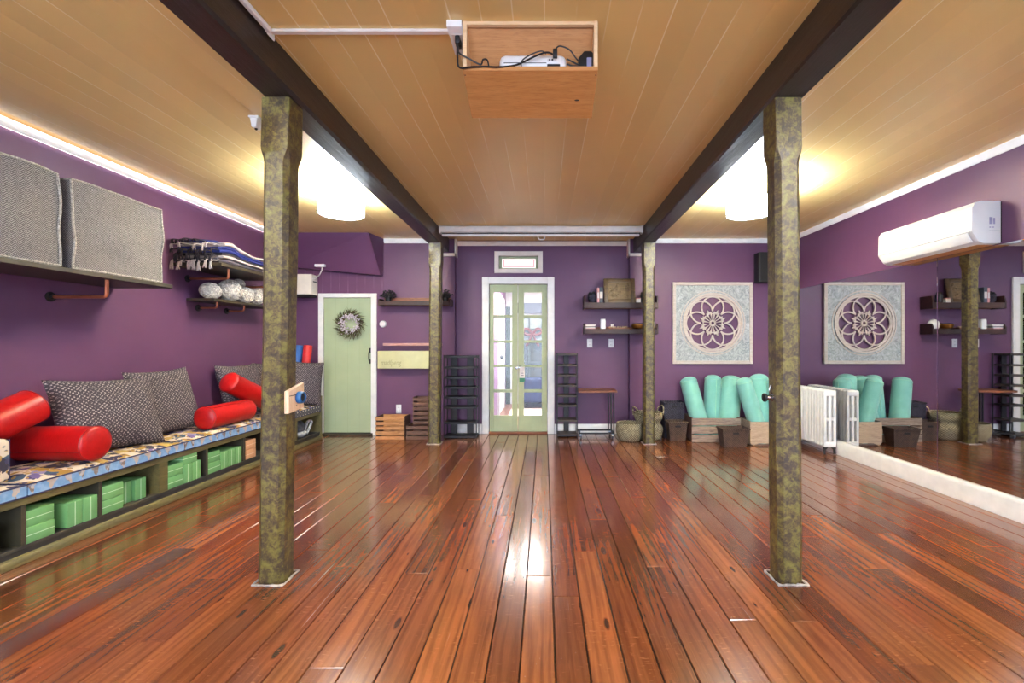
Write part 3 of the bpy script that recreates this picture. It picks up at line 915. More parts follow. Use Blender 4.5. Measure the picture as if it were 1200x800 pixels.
MB().ball((-0.75, 8.0, 1.0), 0.035, 12).build('door_knob', M['black'], d)
struct(MB().box(-0.79, -0.70, HE - 0.06, HE, 0.0, 2.0).build('trim_6', M['dark_green']), 'dark green strip at the hall corner', 'trim')
w = struct(thing('window_2', 'dark green grid window at the end of the hall', 'window', (0, HE - 0.04, 1.1)))
wx0, wx1 = fx(613, HE) - 0.08, fx(636, HE) + 0.25
z3, z2, z1 = fz(371.5, HE), fz(400, HE), fz(447, HE)
mb = MB()
for xx in (wx0, (wx0 + wx1) / 2 - 0.16, (wx0 + wx1) / 2 + 0.12, wx1): mb.box(xx - 0.018, xx + 0.018, HE - 0.05, HE - 0.01, z1, z3)
for zz in (z1, (z1 + z2) / 2 - 0.02, z2, (z2 + z3) / 2, z3): mb.box(wx0, wx1, HE - 0.052, HE - 0.012, zz - 0.016, zz + 0.016)
mb.build('grid_frame', M['dark_green'], w)
MB().box(wx0, wx1, HE - 0.02, HE - 0.005, z2, z3).build('upper_pane', M['pane_light'], w)
MB().box(wx0, wx1, HE - 0.02, HE - 0.005, z1, z2).build('lower_pane', M['pane_dark'], w)
struct(MB().box(wx0 - 0.1, 1.49, HE - 0.07, HE, fz(367, HE), fz(355, HE)).build('trim_7', M['book_grey']), 'slate lintel over the hall window', 'trim')
bx, bz = fx(624, HE - 0.1), fz(391, HE - 0.1)
t = thing('ribbon_bow', 'red ribbon bow hanging on the hall window', 'bow', (bx, HE - 0.09, bz))
mb = MB()
for s in (-1, 1):
    mb.tube(bez([(bx, HE - 0.09, bz), (bx + s * 0.1, HE - 0.12, bz + 0.1), (bx + s * 0.2, HE - 0.09, bz + 0.05), (bx + s * 0.1, HE - 0.08, bz - 0.02), (bx, HE - 0.09, bz)], 6), 0.03, 6)
mb.build('loops', M['bow'], t)
mb = MB()
for s in (-1, 1): mb.tube(bez([(bx, HE - 0.09, bz), (bx + s * 0.06, HE - 0.1, bz - 0.12), (bx + s * 0.13, HE - 0.1, bz - 0.26)], 6), [0.02] * 6 + [0.025] * 6 + [0.005], 6)
mb.build('tails', M['bow'], t)
sx0, sx1 = fx(612, 8.9), 1.2
t = thing('hall_sofa', 'deep blue velvet sofa under the hall window', 'sofa', (0.3, 9.0, 0))
MB().box(sx0, sx1, 9.08, 9.3, 0.12, 0.56, 0.05, 4).build('backrest', M['sofa_blue'], t)
MB().box(sx0, sx1, 8.72, 9.1, 0.1, 0.33, 0.04, 4).build('seat', M['sofa_blue'], t)
for lxx in (sx0 + 0.06, sx1 - 0.06):
    for lyy in (8.78, 9.24): MB().cyl((lxx, lyy, 0), (lxx, lyy, 0.12), 0.02, 8).build('leg', M['black'], t)
struct(MB().box(-0.7, 1.5, HE - 0.02, HE, 0, 0.14).build('baseboard_hall', M['hall_white']), 'white baseboard in the hall', 'baseboard')
tag(MB().box(-0.62, 0.9, 7.7, 8.55, 0.0, 0.018, 0.006, 2).build('hall_rug', M['rug']), 'white rug on the hall floor beyond the glazed doors', 'rug')
t = thing('hall_ceiling_light', 'flat ceiling light panel in the hall beyond the glazed doors', 'lamp', (0.1, 7.5, 2.5))
MB().box(-0.65, 0.65, 6.75, 8.25, 2.47, 2.4995, 0.004, 1).build('frame', M['white'], t)
MB().box(-0.62, 0.62, 6.78, 8.22, 2.462, 2.471, 0.003, 1).build('diffuser', M['hall_light'], t)

# ================================================================== along the ceiling
# drum lamps
def drum_lamp(x, y, label):
    t = thing('drum_ceiling_lamp', label, 'lamp', (x, y, ZC), group='white drum ceiling lamps')
    T = Matrix.Translation((x, y, 0))
    z0, z1 = 2.385, 2.522
    MB().lathe([(0.065, ZC), (0.065, ZC - 0.018), (0.05, ZC - 0.026)], T, 28).build('canopy', M['chrome'], t)
    MB().cyl((x, y, ZC - 0.02), (x, y, 2.425), 0.008, 10).build('stem', M['chrome'], t)
    mb = MB().lathe([(0.195, z0), (0.195, z1), (0.192, z1), (0.192, z0 + 0.008), (0.10, z0 + 0.004), (0.012, z0 + 0.002)], T, 48, False, False)
    mb.build('shade', M['shade'], t)
    for z in (z0 + 0.001, z1 - 0.002):
        MB().tube([(x + 0.1965 * math.cos(a), y + 0.1965 * math.sin(a), z) for a in [2 * PI * k / 48 for k in range(48)]], 0.004, 6, True).build('trim_ring', M['slot'], t)
    MB().lathe([(0.012, z0 + 0.003), (0.012, z0 - 0.006), (0.004, z0 - 0.012)], T, 12).build('finial', M['chrome'], t)
    ld = bpy.data.lights.new('bulb_light', 'POINT'); ld.energy = BULB; ld.shadow_soft_size = 0.05; ld.color = (0.74, 0.87, 1.0)
    lo = bpy.data.objects.new('bulb_light', ld); COL.objects.link(lo); lo.parent = t; lo.location = (0.0, -0.06, 2.472 - ZC)
    return t


drum_lamp(-1.83, 4.1, 'white drum ceiling lamp over the bench side of the room')
drum_lamp(1.85, 4.1, 'white drum ceiling lamp between the posts and the mirrors')
drum_lamp(-1.83, 0.35, 'white drum ceiling lamp at the camera end of the bench side')
drum_lamp(1.85, 0.35, 'white drum ceiling lamp at the camera end of the mirror side')

# small sensor on the ceiling
sx = fx(300, 2.86)
t = thing('motion_sensor', 'small white sensor on the ceiling beside the near bench-side post', 'sensor', (sx, 2.86, ZC))
MB().box(sx - 0.032, sx + 0.032, 2.83, 2.89, ZC - 0.012, ZC - 0.0005, 0.003).build('base', M['plastic'], t)
MB().prism([(sx - 0.024, ZC - 0.012), (sx + 0.024, ZC - 0.012), (sx + 0.016, ZC - 0.072), (sx - 0.014, ZC - 0.072)], 'y', 2.835, 2.885, 0.004).build('body', M['plastic'], t)
MB().ball((sx + 0.002, 2.858, ZC - 0.074), 0.009, 10).build('lens', M['slot'], t)

# pine projector box: open towards the camera, its bottom sloping down towards the screen
bx0, bx1 = fx(542.3, 2.01), fx(700.6, 2.01)
A, B, C, D = (2.01, ZC), (2.01, fz(83, 2.01)), (2.262, fz(138.5, 2.262)), (2.03, ZC)
t = thing('projector_box', 'open pine box screwed to the ceiling and holding the projector', 'box', ((bx0 + bx1) / 2, 2.1, ZC))
th = 0.017
for a, b in ((bx0, bx0 + th), (bx1 - th, bx1)):
    MB().prism([A, B, C, (D[0] + 0.02, ZC)], 'x', a, b, 0.001, 1).build('side_board', M['pine_edge'], t)
MB().prism([(B[0] - 0.003, B[1] + th + 0.002), (B[0] - 0.003, B[1]), C, (C[0], C[1] + th)], 'x', bx0, bx1, 0.001, 1).build('bottom_board', M['pine'], t)
MB().prism([(D[0], D[1]), (D[0] + th, D[1]), (C[0] - 0.002, C[1] + th + 0.01), (C[0] - 0.02, C[1] + th + 0.01)], 'x', bx0 + th, bx1 - th).build('back_board', M['pine'], t)
MB().box(bx0 + th, bx1 - th, A[0], A[0] + 0.02, ZC - th, ZC - 0.001, 0.001, 1).build('top_rail', M['pine_edge'], t)
for px in (563, 627, 675): MB().ball((fx(px, 2.06), 2.064, fz(37, 2.06)), 0.004, 8).build('screw_head', M['iron'], t)
for px in (544.5, 698.5): MB().ball((fx(px, 2.015), 2.03, B[1] - 0.006), 0.0035, 8).build('screw_head', M['iron'], t)
MB().ball((fx(676, 2.16), 2.16, B[1] + (C[1] - B[1]) * (2.16 - B[0]) / (C[0] - B[0])), (0.012, 0.007, 0.002), 12).build('knot', M['iron'], t)


def bot(y): return B[1] + th + 0.002 + (C[1] - B[1]) * (y - B[0]) / (C[0] - B[0])
slope = math.atan2(C[1] - B[1], C[0] - B[0])
# projector
p0, p1 = fx(585, 2.06), fx(664, 2.06)
pc = Vector(((p0 + p1) / 2, 2.075, bot(2.075) + 0.001))
Mx = Matrix.Translation(pc) @ Matrix.Rotation(slope, 4, 'X')
t = thing('projector', 'white rounded projector lying in the open pine ceiling box', 'projector', pc, (slope, 0, 0))
hw = (p1 - p0) / 2
MB().box(-hw, hw, -0.055, 0.06, 0.002, 0.098, 0.03, 4, Mx).build('body', M['plastic'], t)
MB().box(hw * 0.42, hw * 0.80, -0.058, -0.05, 0.008, 0.028, 0.002, 1, Mx).build('socket_panel', M['slot'], t)
mb = MB().box(hw * 0.42, hw * 0.7, -0.058, -0.05, 0.042, 0.058, 0.002, 1, Mx)
mb.build('port_plate', M['paper'], t)
mb = MB()
for k in range(2): mb.box(hw * (0.47 + 0.08 * k), hw * (0.52 + 0.08 * k), -0.06, -0.0565, 0.046, 0.054, 0, 1, Mx)
mb.build('port', M['slot'], t)
MB().box(-hw * 0.85, hw * 0.4, -0.0565, -0.05, 0.034, 0.037, 0, 1, Mx).build('seam', M['screen_grey'], t)
# adapter
a0, a1 = fx(678.5, 2.06), bx1 - th - 0.002
ac = Vector(((a0 + a1) / 2, 2.09, bot(2.09) + 0.001))
t = thing('media_adapter', 'small black device standing at the mirror-side end of the pine ceiling box', 'device', ac)
MB().prism([(-0.034, 0.0), (0.034, 0.0), (0.034, 0.112), (0.026, 0.122), (-0.008, 0.122), (-0.034, 0.09)], 'y', -0.04, 0.03, 0.006, 2).move(lambda v: v + ac).build('body', M['cable'], t)
MB().box(0.004, 0.026, -0.0425, -0.0395, 0.03, 0.09, 0.001, 1, Matrix.Translation(ac)).build('blue_label', M['sticker'], t)

# power box, plug and cords
qx0, qx1 = fx(523, 2.0), bx0 - 0.003
t = thing('power_box', 'white socket box on the ceiling beside the pine projector box', 'socket', ((qx0 + qx1) / 2, 2.04, ZC))
MB().box(qx0, qx1, 2.0, 2.2, ZC - 0.032, ZC - 0.0005, 0.003, 2).build('housing', M['white'], t)
MB().box(qx0 + 0.012, qx1 - 0.012, 2.05, 2.16, ZC - 0.034, ZC - 0.031, 0.001, 1).build('face_plate', M['warm_white'], t)
qx = (qx0 + qx1) / 2 + 0.004
zq = ZC - 0.034
t = thing('power_cable', 'black power cord plugged into the ceiling socket box and looping into the pine box', 'cord', (qx, 2.08, zq))
MB().box(qx - 0.011, qx + 0.011, 2.05, 2.075, zq - 0.036, zq, 0.005, 2).box(qx - 0.013, qx + 0.012, 2.082, 2.108, zq - 0.03, zq, 0.005, 2).build('plug', M['cable'], t)
yb = 2.022
def bp(px, py, y): return (fx(px, y), y, fz(py, y))
mb = MB()
mb.tube(bez([(qx, 2.06, zq - 0.03), bp(536, 66, 2.0), bp(538.5, 79, 1.995), bp(553, 78.5, 2.0), bp(568, 78, 2.003), bp(584, 78.5, 2.003), bp(605, 76, 2.012), bp(627, 66, 2.012), bp(640, 61.5, 2.012), bp(649, 64, 2.012)], 10), 0.0042, 6)
mb.build('lower_lead', M['cable'], t)
MB().tube(bez([(qx, 2.09, zq - 0.028), bp(538, 62, 2.0), bp(550, 69, 1.998), bp(563, 75.5, 2.002), bp(566, 70, 2.008), bp(571, 70.5, 2.008), bp(573, 79, 2.01)], 10), 0.0036, 6).build('upper_lead', M['cable'], t)
mb = MB().tube(bez([bp(611, 79, 2.012), bp(612, 71, 2.012), bp(622, 64, 2.012), bp(634, 60, 2.012), bp(640, 63, 2.012)], 10), 0.0028, 6)
mb.build('middle_lead', M['cable'], t)
t = thing('signal_cable', 'thin black cable arching from the projector to the small black device', 'cable', bp(650, 62, 2.012))
mb = MB().box(-0.01, 0.01, -0.01, 0.006, -0.008, 0.03, 0.003, 2, Matrix.Translation(bp(650.5, 66, 2.006)))
mb.build('connector', M['cable'], t)
mb = MB().tube(bez([bp(650.5, 58, 2.008), bp(656, 54, 2.012), bp(667, 58, 2.016), bp(674, 67, 2.02), bp(679, 73, 2.03)], 10), 0.003, 6)
mb.build('lead', M['cable'], t)
mb = MB().tube(bez([bp(664, 69, 2.03), bp(670, 72, 2.03), bp(678, 76, 2.035)], 8), 0.0035, 6)
mb.build('short_lead', M['cable'], t)
mb = MB().tube(bez([bp(664, 75, 2.03), bp(670, 77, 2.03), bp(679, 78, 2.035)], 8), 0.0035, 6)
mb.build('short_lead', M['cable'], t)

# surface conduit
t = thing('ceiling_conduit', 'thin white conduit running across the ceiling to the socket box', 'conduit', (fx(420, 2.05), 2.05, ZC))
xe = fx(311, 2.075)
MB().box(xe, qx0, 2.055, 2.083, ZC - 0.014, ZC - 0.0005, 0.003, 1).build('cross_run', M['warm_white'], t)
xb = -1.342 + 0.082 + 0.012
MB().box(xb, xb + 0.02, 0.6, 2.05, ZC - 0.028, ZC - 0.004, 0.003, 1).build('beam_run', M['white'], t)
MB().box(xb - 0.002, xe + 0.03, 2.045, 2.1, ZC - 0.034, ZC - 0.001, 0.004, 1).build('elbow', M['plastic'], t)

# pull-down screen between the beams
ys = 5.42
s0, s1 = fx(515.5, ys), fx(752.5, ys)
t = thing('projector_screen', 'white rolled-up projection screen hung across between the two beams', 'screen', ((s0 + s1) / 2, ys, 2.6))
z0, z1 = fz(272.2, ys), fz(264.8, ys)
MB().prism([(ys, z0), (ys + 0.07, z0), (ys + 0.075, z1), (ys - 0.0, z1 + 0.004), (ys - 0.012, z1 - 0.02), (ys - 0.012, z0 + 0.012)], 'x', s0, s1, 0.004, 2).build('housing', M['white'], t)
for a, b in ((s0 - 0.012, s0 + 0.004), (s1 - 0.004, s1 + 0.012)):
    MB().box(a, b, ys - 0.015, ys + 0.08, z0 - 0.008, z1 + 0.006, 0.004, 2).build('end_cap', M['plastic'], t)
MB().box(s0 + 0.02, s1 - 0.02, ys + 0.02, ys + 0.04, fz(274, ys), z0 + 0.002).build('rolled_cloth', M['screen_grey'], t)
MB().box(s0 + 0.02, s1 - 0.03, ys + 0.012, ys + 0.046, fz(276.3, ys), fz(273.8, ys), 0.004, 2).build('bottom_bar', M['white'], t)
hx, hz = fx(634.5, ys), fz(278, ys)
mb = MB().tube([(hx + dx, ys + 0.028, hz + dz) for dx, dz in ((-0.04, 0.014), (-0.036, -0.012), (-0.02, -0.02), (0.02, -0.02), (0.036, -0.012), (0.04, 0.014))], 0.007, 8)
mb.build('pull_handle', M['plastic'], t)

# ================================================================== bench side
BX = -2.88
t = thing('storage_bench', 'long olive storage bench with open cubbies along the purple wall', 'bench', (-3.13, 3.5, 0))
Y0b, Y1b = 0.7, 5.88
XW = XL + 0.004
MB().box(XW, BX, Y0b, Y1b, 0.322, 0.365, 0.003, 1).build('top_board', M['olive'], t)
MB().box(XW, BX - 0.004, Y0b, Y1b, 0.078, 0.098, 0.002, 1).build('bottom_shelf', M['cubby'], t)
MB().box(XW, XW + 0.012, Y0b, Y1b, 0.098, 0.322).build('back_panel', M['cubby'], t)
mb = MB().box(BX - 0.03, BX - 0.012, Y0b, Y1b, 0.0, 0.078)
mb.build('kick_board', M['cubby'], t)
mb = MB().prism([(BX - 0.012, 0.001), (BX + 0.016, 0.001), (BX + 0.016, 0.02), (BX + 0.006, 0.044), (BX - 0.012, 0.05)], 'y', Y0b, Y1b, 0.002, 1)
mb.build('floor_batten', M['olive'], t)
DIV = [(1.62, 0.022), (2.075, 0.022), (2.518, 0.024), (2.954, 0.022), (3.444, 0.078), (3.888, 0.022), (4.372, 0.026), (4.83, 0.022), (5.29, 0.04)]
for y, w in DIV:
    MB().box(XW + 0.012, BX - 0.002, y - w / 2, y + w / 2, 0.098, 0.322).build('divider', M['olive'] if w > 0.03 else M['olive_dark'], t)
MB().box(XW, BX + 0.012, Y1b - 0.03, Y1b, 0.0, 0.56, 0.004, 1).build('end_panel', M['olive'], t)

# seat cushions
def seat_cushion(y0, y1, label, border):
    t = thing('bench_cushion', label, 'cushion', ((XW + BX) / 2, (y0 + y1) / 2, 0.366), group='printed bench seat cushions')
    mb = MB(); n, m = 10, max(6, int((y1 - y0) / 0.07))
    xa, xb = XW + 0.004, BX + 0.008
    def top(u, v):
        return 0.432 + 0.03 * (1 - (2 * u - 1) ** 4) * (1 - (2 * v - 1) ** 8) + 0.006 * noise.noise((u * 3, v * 9, y0))
    rows = [[mb.bm.verts.new((xa + (xb - xa) * i / n, y0 + (y1 - y0) * j / m, top(i / n, j / m))) for i in range(n + 1)] for j in range(m + 1)]
    for j in range(m):
        for i in range(n): mb.bm.faces.new((rows[j][i], rows[j][i + 1], rows[j + 1][i + 1], rows[j + 1][i]))
    mb.build('top_panel', M['floral'], t, 60)
    mb = MB().box(xa, xb, y0, y1, 0.366, 0.433)
    bmesh.ops.delete(mb.bm, geom=[f for f in mb.bm.faces if f.normal.z > 0.9 or f.calc_center_median().z > 0.43], context='FACES')
    mb.build('border_band', M[border], t)
    for z in (0.433, 0.369):
        MB().tube([(xa, y0, z), (xb, y0, z), (xb, y1, z), (xa, y1, z)], 0.0045, 6, True).build('piping', M['navy'], t)


seat_cushion(0.75, 2.525, 'floral bench cushion nearest the camera, under the printed bolster cushion', 'border')
seat_cushion(2.533, 3.63, 'floral bench cushion with the two red bolsters and grey pillows beyond the printed cushion', 'border')
seat_cushion(3.638, 4.86, 'floral bench cushion under the crossed red bolsters near the post', 'border')
seat_cushion(4.868, 5.845, 'bench cushion with grey motif border at the green door end', 'border_grey')

# foam blocks
def block_proto(name, col, line):
    """lying flat: x 0.23 deep, y 0.15 wide, z 0.09 tall, centred on its base"""
    t = thing(name, '', 'yoga block')
    mb = MB().box(-0.115, 0.115, -0.075, 0.075, 0.0, 0.09, 0.005, 2)
    mb.build('body', M[col], t)
    mb = MB()
    for z in (0.045,):
        mb.box(0.1146, 0.1156, -0.073, 0.073, z - 0.0022, z + 0.0022)
        mb.box(-0.113, 0.1146, -0.0756, -0.0746, z - 0.0022, z + 0.0022)
    mb.build('stripe', M[line], t)
    return t


blk = block_proto('foam_block', 'block_green', 'block_line')
blk['group'] = 'green foam blocks in the bench cubbies'
FL = 0.0985
first = [True]
def green(y, z, dx, flat, label):
    rot = (0, 0, 0) if flat else (PI / 2, 0, 0)
    loc = (BX - 0.118 - dx, y, FL + z) if flat else (BX - 0.118 - dx, y + 0.045, FL + z + 0.075)
    if first[0]:
        first[0] = False
        blk['label'] = label; blk.location = loc; blk.rotation_euler = rot
        return blk
    return dup(blk, label, loc, rot)


green(2.36, 0, 0.0, False, 'green foam block on end alone in the cubby under the printed cushion')
green(2.606, 0, 0.0, True, 'green foam block lying flat, bottom of the pair beneath the two piled red bolsters')
green(2.606, 0.091, 0.004, True, 'green foam block lying flat, top of the pair beneath the two piled red bolsters')
green(2.800, 0, 0.004, False, 'green foam block on end, middle block of the cubby beneath the piled red bolsters')
green(2.893, 0, 0.0, False, 'green foam block on end against the far divider beneath the piled red bolsters')
green(3.042, 0, 0.0, True, 'green foam block lying flat, bottom of the pair in the cubby before the wide divider')
green(3.042, 0.091, 0.0, True, 'green foam block lying flat, top of the pair in the cubby before the wide divider')
green(3.19, 0, 0.05, False, 'green foam block on end beside the flat pair in the cubby before the wide divider')
green(3.284, 0, 0.03, False, 'green foam block on end facing the empty half of the cubby before the wide divider')
green(3.515 + 0.045, 0, 0.0, True, 'green foam block lying flat, bottom of the pair just past the wide divider')
green(3.515 + 0.045, 0.091, 0.004, True, 'green foam block lying flat, top of the pair just past the wide divider')
green(3.682, 0, 0.0, False, 'first green foam block on end after the flat pair past the wide divider')
green(3.775, 0, 0.0, False, 'middle of three upended green foam blocks past the wide divider')
green(3.842 - 0.009 + 0.003, 0, 0.16, False, 'green foam block on end set back against the thin divider past the wide divider')
green(3.705, 0.151, 0.0, True, 'green foam block laid flat across the upended ones past the wide divider')
green(3.976, 0, 0.0, True, 'green foam block lying flat, bottom of the stack in the cubby before the peach blocks')
green(3.976, 0.091, 0.006, True, 'green foam block lying flat, second of the stack in the cubby before the peach blocks')
green(4.10, 0, 0.0, False, 'first green foam block on end in the cubby before the peach blocks')
green(4.195, 0, 0.0, False, 'middle of three upended green foam blocks in the cubby before the peach blocks')
green(4.29, 0, 0.0, False, 'green foam block on end nearest the peach blocks')
pb = block_proto('cork_block', 'block_peach', 'block_peach_line')
pb['group'] = 'peach blocks in the bench cubby'
pb['label'] = 'peach coloured block, bottom of the pair in the cubby beside the post'
pb.location = (BX - 0.118, 4.475, FL)
dup(pb, 'peach coloured block, top of the pair in the cubby beside the post', (BX - 0.12, 4.475, FL + 0.0915))

# soft things in the last cubby
rr = random.Random(11)
def lump(c, r, s=0.15, n=24, seed=0):
    mb = MB().ball(c, r, n)
    cc = Vector(c)
    mb.move(lambda v: cc + (v - cc) * (1 + s * noise.noise((v - cc) * 9 + Vector((seed, 0, 0)))))
    return mb
t = tag(lump((-3.04, 5.52, 0.205), (0.13, 0.13, 0.103), 0.12, 28, 3).build('cloth_bag', M['bag_grey'], None, 60), 'dark grey soft cloth bag in the last bench cubby', 'bag')
t = thing('plush_slipper', 'pale grey soft looped slipper in the last bench cubby', 'slipper', (-2.95, 5.6, 0.1))
lump((-2.94, 5.50, 0.14), (0.05, 0.1, 0.04), 0.15, 20, 8).build('sole', M['plush'], t, 60)
MB().tube(bez([(-2.93, 5.60, 0.12), (-2.925, 5.68, 0.20), (-2.93, 5.72, 0.25), (-2.94, 5.66, 0.26), (-2.94, 5.6, 0.2), (-2.935, 5.55, 0.15)], 8), 0.017, 10).build('strap', M['plush'], t)

# ---- bolsters
def bolster(name, label, p0, p1, r, mat, pipe, group, roll=0.0, gather=0.0):
    p0, p1 = Vector(p0), Vector(p1)
    L = (p1 - p0).length
    T = along(p0, p1, roll)
    t = thing(name, label, 'bolster', group=group); t.matrix_basis = T
    n = 16
    prof = [(r * (1 + 0.02 * math.sin(PI * k / n)), L * k / n) for k in range(n + 1)]
    MB().lathe(prof, T, 40, False, False, lambda a, j: 0.012 * noise.noise((math.cos(a) * 2, math.sin(a) * 2, j * 0.7 + L * 9))).build('cover', M[mat], t, 50)
    for sgn, h in ((-1, 0.0), (1, L)):
        cp = [(r * math.cos(q), h + sgn * 0.03 * math.sin(q) * (1 + gather)) for q in [PI / 2 * k / 6 for k in range(7)]]
        cp[-1] = (0.002, cp[-1][1])
        MB().lathe(cp, T, 40, False, True, (lambda a, j: gather * 0.03 * math.sin(a * 20) * (j > 0))).build('end_cap', M[mat], t, 50)
        MB().tube([T @ Vector((r * math.cos(a), r * math.sin(a), h)) for a in [2 * PI * k / 40 for k in range(40)]], 0.0035, 6, True).build('piping', M[pipe], t)
    MB().tube([T @ Vector((r * 1.008 + r * 0.02 * math.sin(PI * k / 12), 0, L * k / 12)) for k in range(13)], 0.0042, 6).build('side_seam', M[pipe], t)
    return t


GR = 'red satin bolsters on the bench'
bolster('red_bolster', 'red satin bolster lying across the bench, round end out, beside the printed cushion', (-3.36, 2.945, 0.574), (-2.905, 2.945, 0.574), 0.108, 'red', 'red_dark', GR, R(200))
bolster('red_bolster', 'red satin bolster slanting up on top of another, above the printed cushion', (-3.22, 2.42, 0.66), (-3.22, 2.86, 0.825), 0.107, 'red', 'red_dark', GR, R(40))
bolster('red_bolster', 'red satin bolster lying lengthwise on the bench near the post', (-3.0, 4.02, 0.563), (-3.0, 4.58, 0.563), 0.100, 'red', 'red_dark', GR, R(120))
bolster('red_bolster', 'red satin bolster leaning over the lengthwise one and half behind the post', (-3.07, 4.43, 0.85), (-2.99, 4.93, 0.60), 0.098, 'red', 'red_dark', GR, R(70))

# printed cushion at the near end
t = thing('printed_bolster', 'square-edged floral printed cushion standing on the bench beside the red bolsters', 'cushion', (-3.0, 2.2, 0.47))
MB().box(-3.08, -2.925, 1.9, 2.505, 0.462, 0.70, 0.03, 4).move(lambda v: v + Vector((0, 0, 0.004 * noise.noise(v * 8)))).build('cover', M['floral'], t, 60)
MB().tube([(-2.935, 2.495, 0.472), (-2.935, 2.495, 0.69), (-3.07, 2.495, 0.69), (-3.07, 2.495, 0.472)], 0.0045, 6, True).build('piping', M['navy'], t)

# ---- pillows
def pillow(label, w, h, th, c, yaw, tilt, roll=0, seed=0, fold=0):
    mb = MB(); n = 26; rr = random.Random(seed)
    V = {}
    for side in (1, -1):
        for i in range(n + 1):
            for j in range(n + 1):
                u, v = 2 * i / n - 1, 2 * j / n - 1
                x = w / 2 * u * (1 - 0.075 * (1 - v * v)); z = h / 2 * v * (1 - 0.075 * (1 - u * u))
                b = max(0, (1 - u ** 4) * (1 - v ** 4)) ** 0.6
                y = -side * (th / 2) * b
                y += 0.012 * noise.noise((u * 2.4 + seed, v * 2.4, side)) * b
                f = math.exp(-((v * 0.9 + u * 0.35 + 0.72) / 0.09) ** 2)
                y += side * 0.014 * f * b * fold
                if (side == -1) and (i in (0, n) or j in (0, n)): continue
                V[side, i, j] = mb.bm.verts.new((x, y, z))
    def g(s, i, j): return V.get((s, i, j)) or V[1, i, j]
    for s in (1, -1):
        for i in range(n):
            for j in range(n):
                mb.bm.faces.new((g(s, i, j), g(s, i + 1, j), g(s, i + 1, j + 1), g(s, i, j + 1)))
    o = mb.build('throw_pillow', M['lattice'], None, 70)
    o.location = c
    o.matrix_basis = Matrix.Translation(c) @ Matrix.Rotation(yaw, 4, 'Z') @ Matrix.Rotation(tilt, 4, 'X') @ Matrix.Rotation(roll, 4, 'Y')
    return tag(o, label, 'pillow', 'grey lattice print pillows')


pillow('wide grey lattice print pillow leaning on the wall behind the near red bolster', 0.66, 0.54, 0.2, (-3.14, 3.28, 0.715), R(76), R(-20), R(2), 1, 1)
pillow('square grey lattice print pillow tucked behind the wide one', 0.56, 0.56, 0.17, (-3.225, 3.87, 0.735), R(82), R(-17), R(-2), 2)
pillow('grey lattice print pillow behind the slanting red bolster and the post', 0.60, 0.56, 0.17, (-3.24, 4.88, 0.735), R(86), R(-15), 0, 3)
pillow('grey lattice print pillow half hidden behind another by the post', 0.44, 0.54, 0.13, (-3.30, 5.39, 0.74), R(88), R(-5), 0, 4)
pillow('grey lattice print pillow at the bench end beside the green door', 0.46, 0.56, 0.15, (-3.00, 5.66, 0.735), R(44), R(-8), R(6), 5)

# ---- foam rolls
for nm, lab, mt, px, dx in (('foam_roll', 'slim red foam roll standing behind the bench-end pillow', 'roll_red', 353.5, fx(361, 5.86) - fx(353.5, 5.785)), ('foam_roll', 'slim blue foam roll standing beside the red one behind the pillow', 'roll_blue', 343.5, fx(350, 5.86) - fx(343.5, 5.785))):
    xa = fx(px, 5.785)
    t = thing(nm, lab, 'foam roll', (xa, 5.785, 0.468), group='foam rolls on the bench')
    T = along((xa, 5.785, 0.468), (xa + dx, 5.86, 1.205))
    MB().lathe([(0.048, 0), (0.052, 0.006), (0.052, 0.735), (0.048, 0.742), (0.026, 0.742), (0.024, 0.70)], T, 28).build('tube', M[mt], t)
    MB().lathe([(0.024, 0.71), (0.02, 0.711)], T, 20).build('hollow', M['slot'], t)

# ---- shelf with the poufs
def pipe_bracket(root, y, xf, zs, drop, r=0.012):
    z = zs - drop
    MB().tube([(XL + 0.002, y, z), (xf - 0.02, y, z), (xf - 0.006, y, z + 0.006), (xf, y, z + 0.02), (xf, y, zs)], r, 10).build('bracket', M['copper'], root)
    MB().lathe([(0.034, 0), (0.034, 0.006), (0.018, 0.01), (0.018, 0.03)], along((XL + 0.001, y, z), (XL + 1, y, z)), 20).build('wall_flange', M['black'], root)


t = thing('pouf_shelf', 'deep dark olive wall shelf carrying the woven poufs', 'shelf', (-3.16, 2.5, 1.655))
MB().box(XW, -2.93, 1.2, 3.59, 1.655, 1.684, 0.003, 1).build('shelf_board', M['shelf_dark'], t)
for y in (1.6, 3.12): pipe_bracket(t, y, -3.0, 1.655, 0.115)


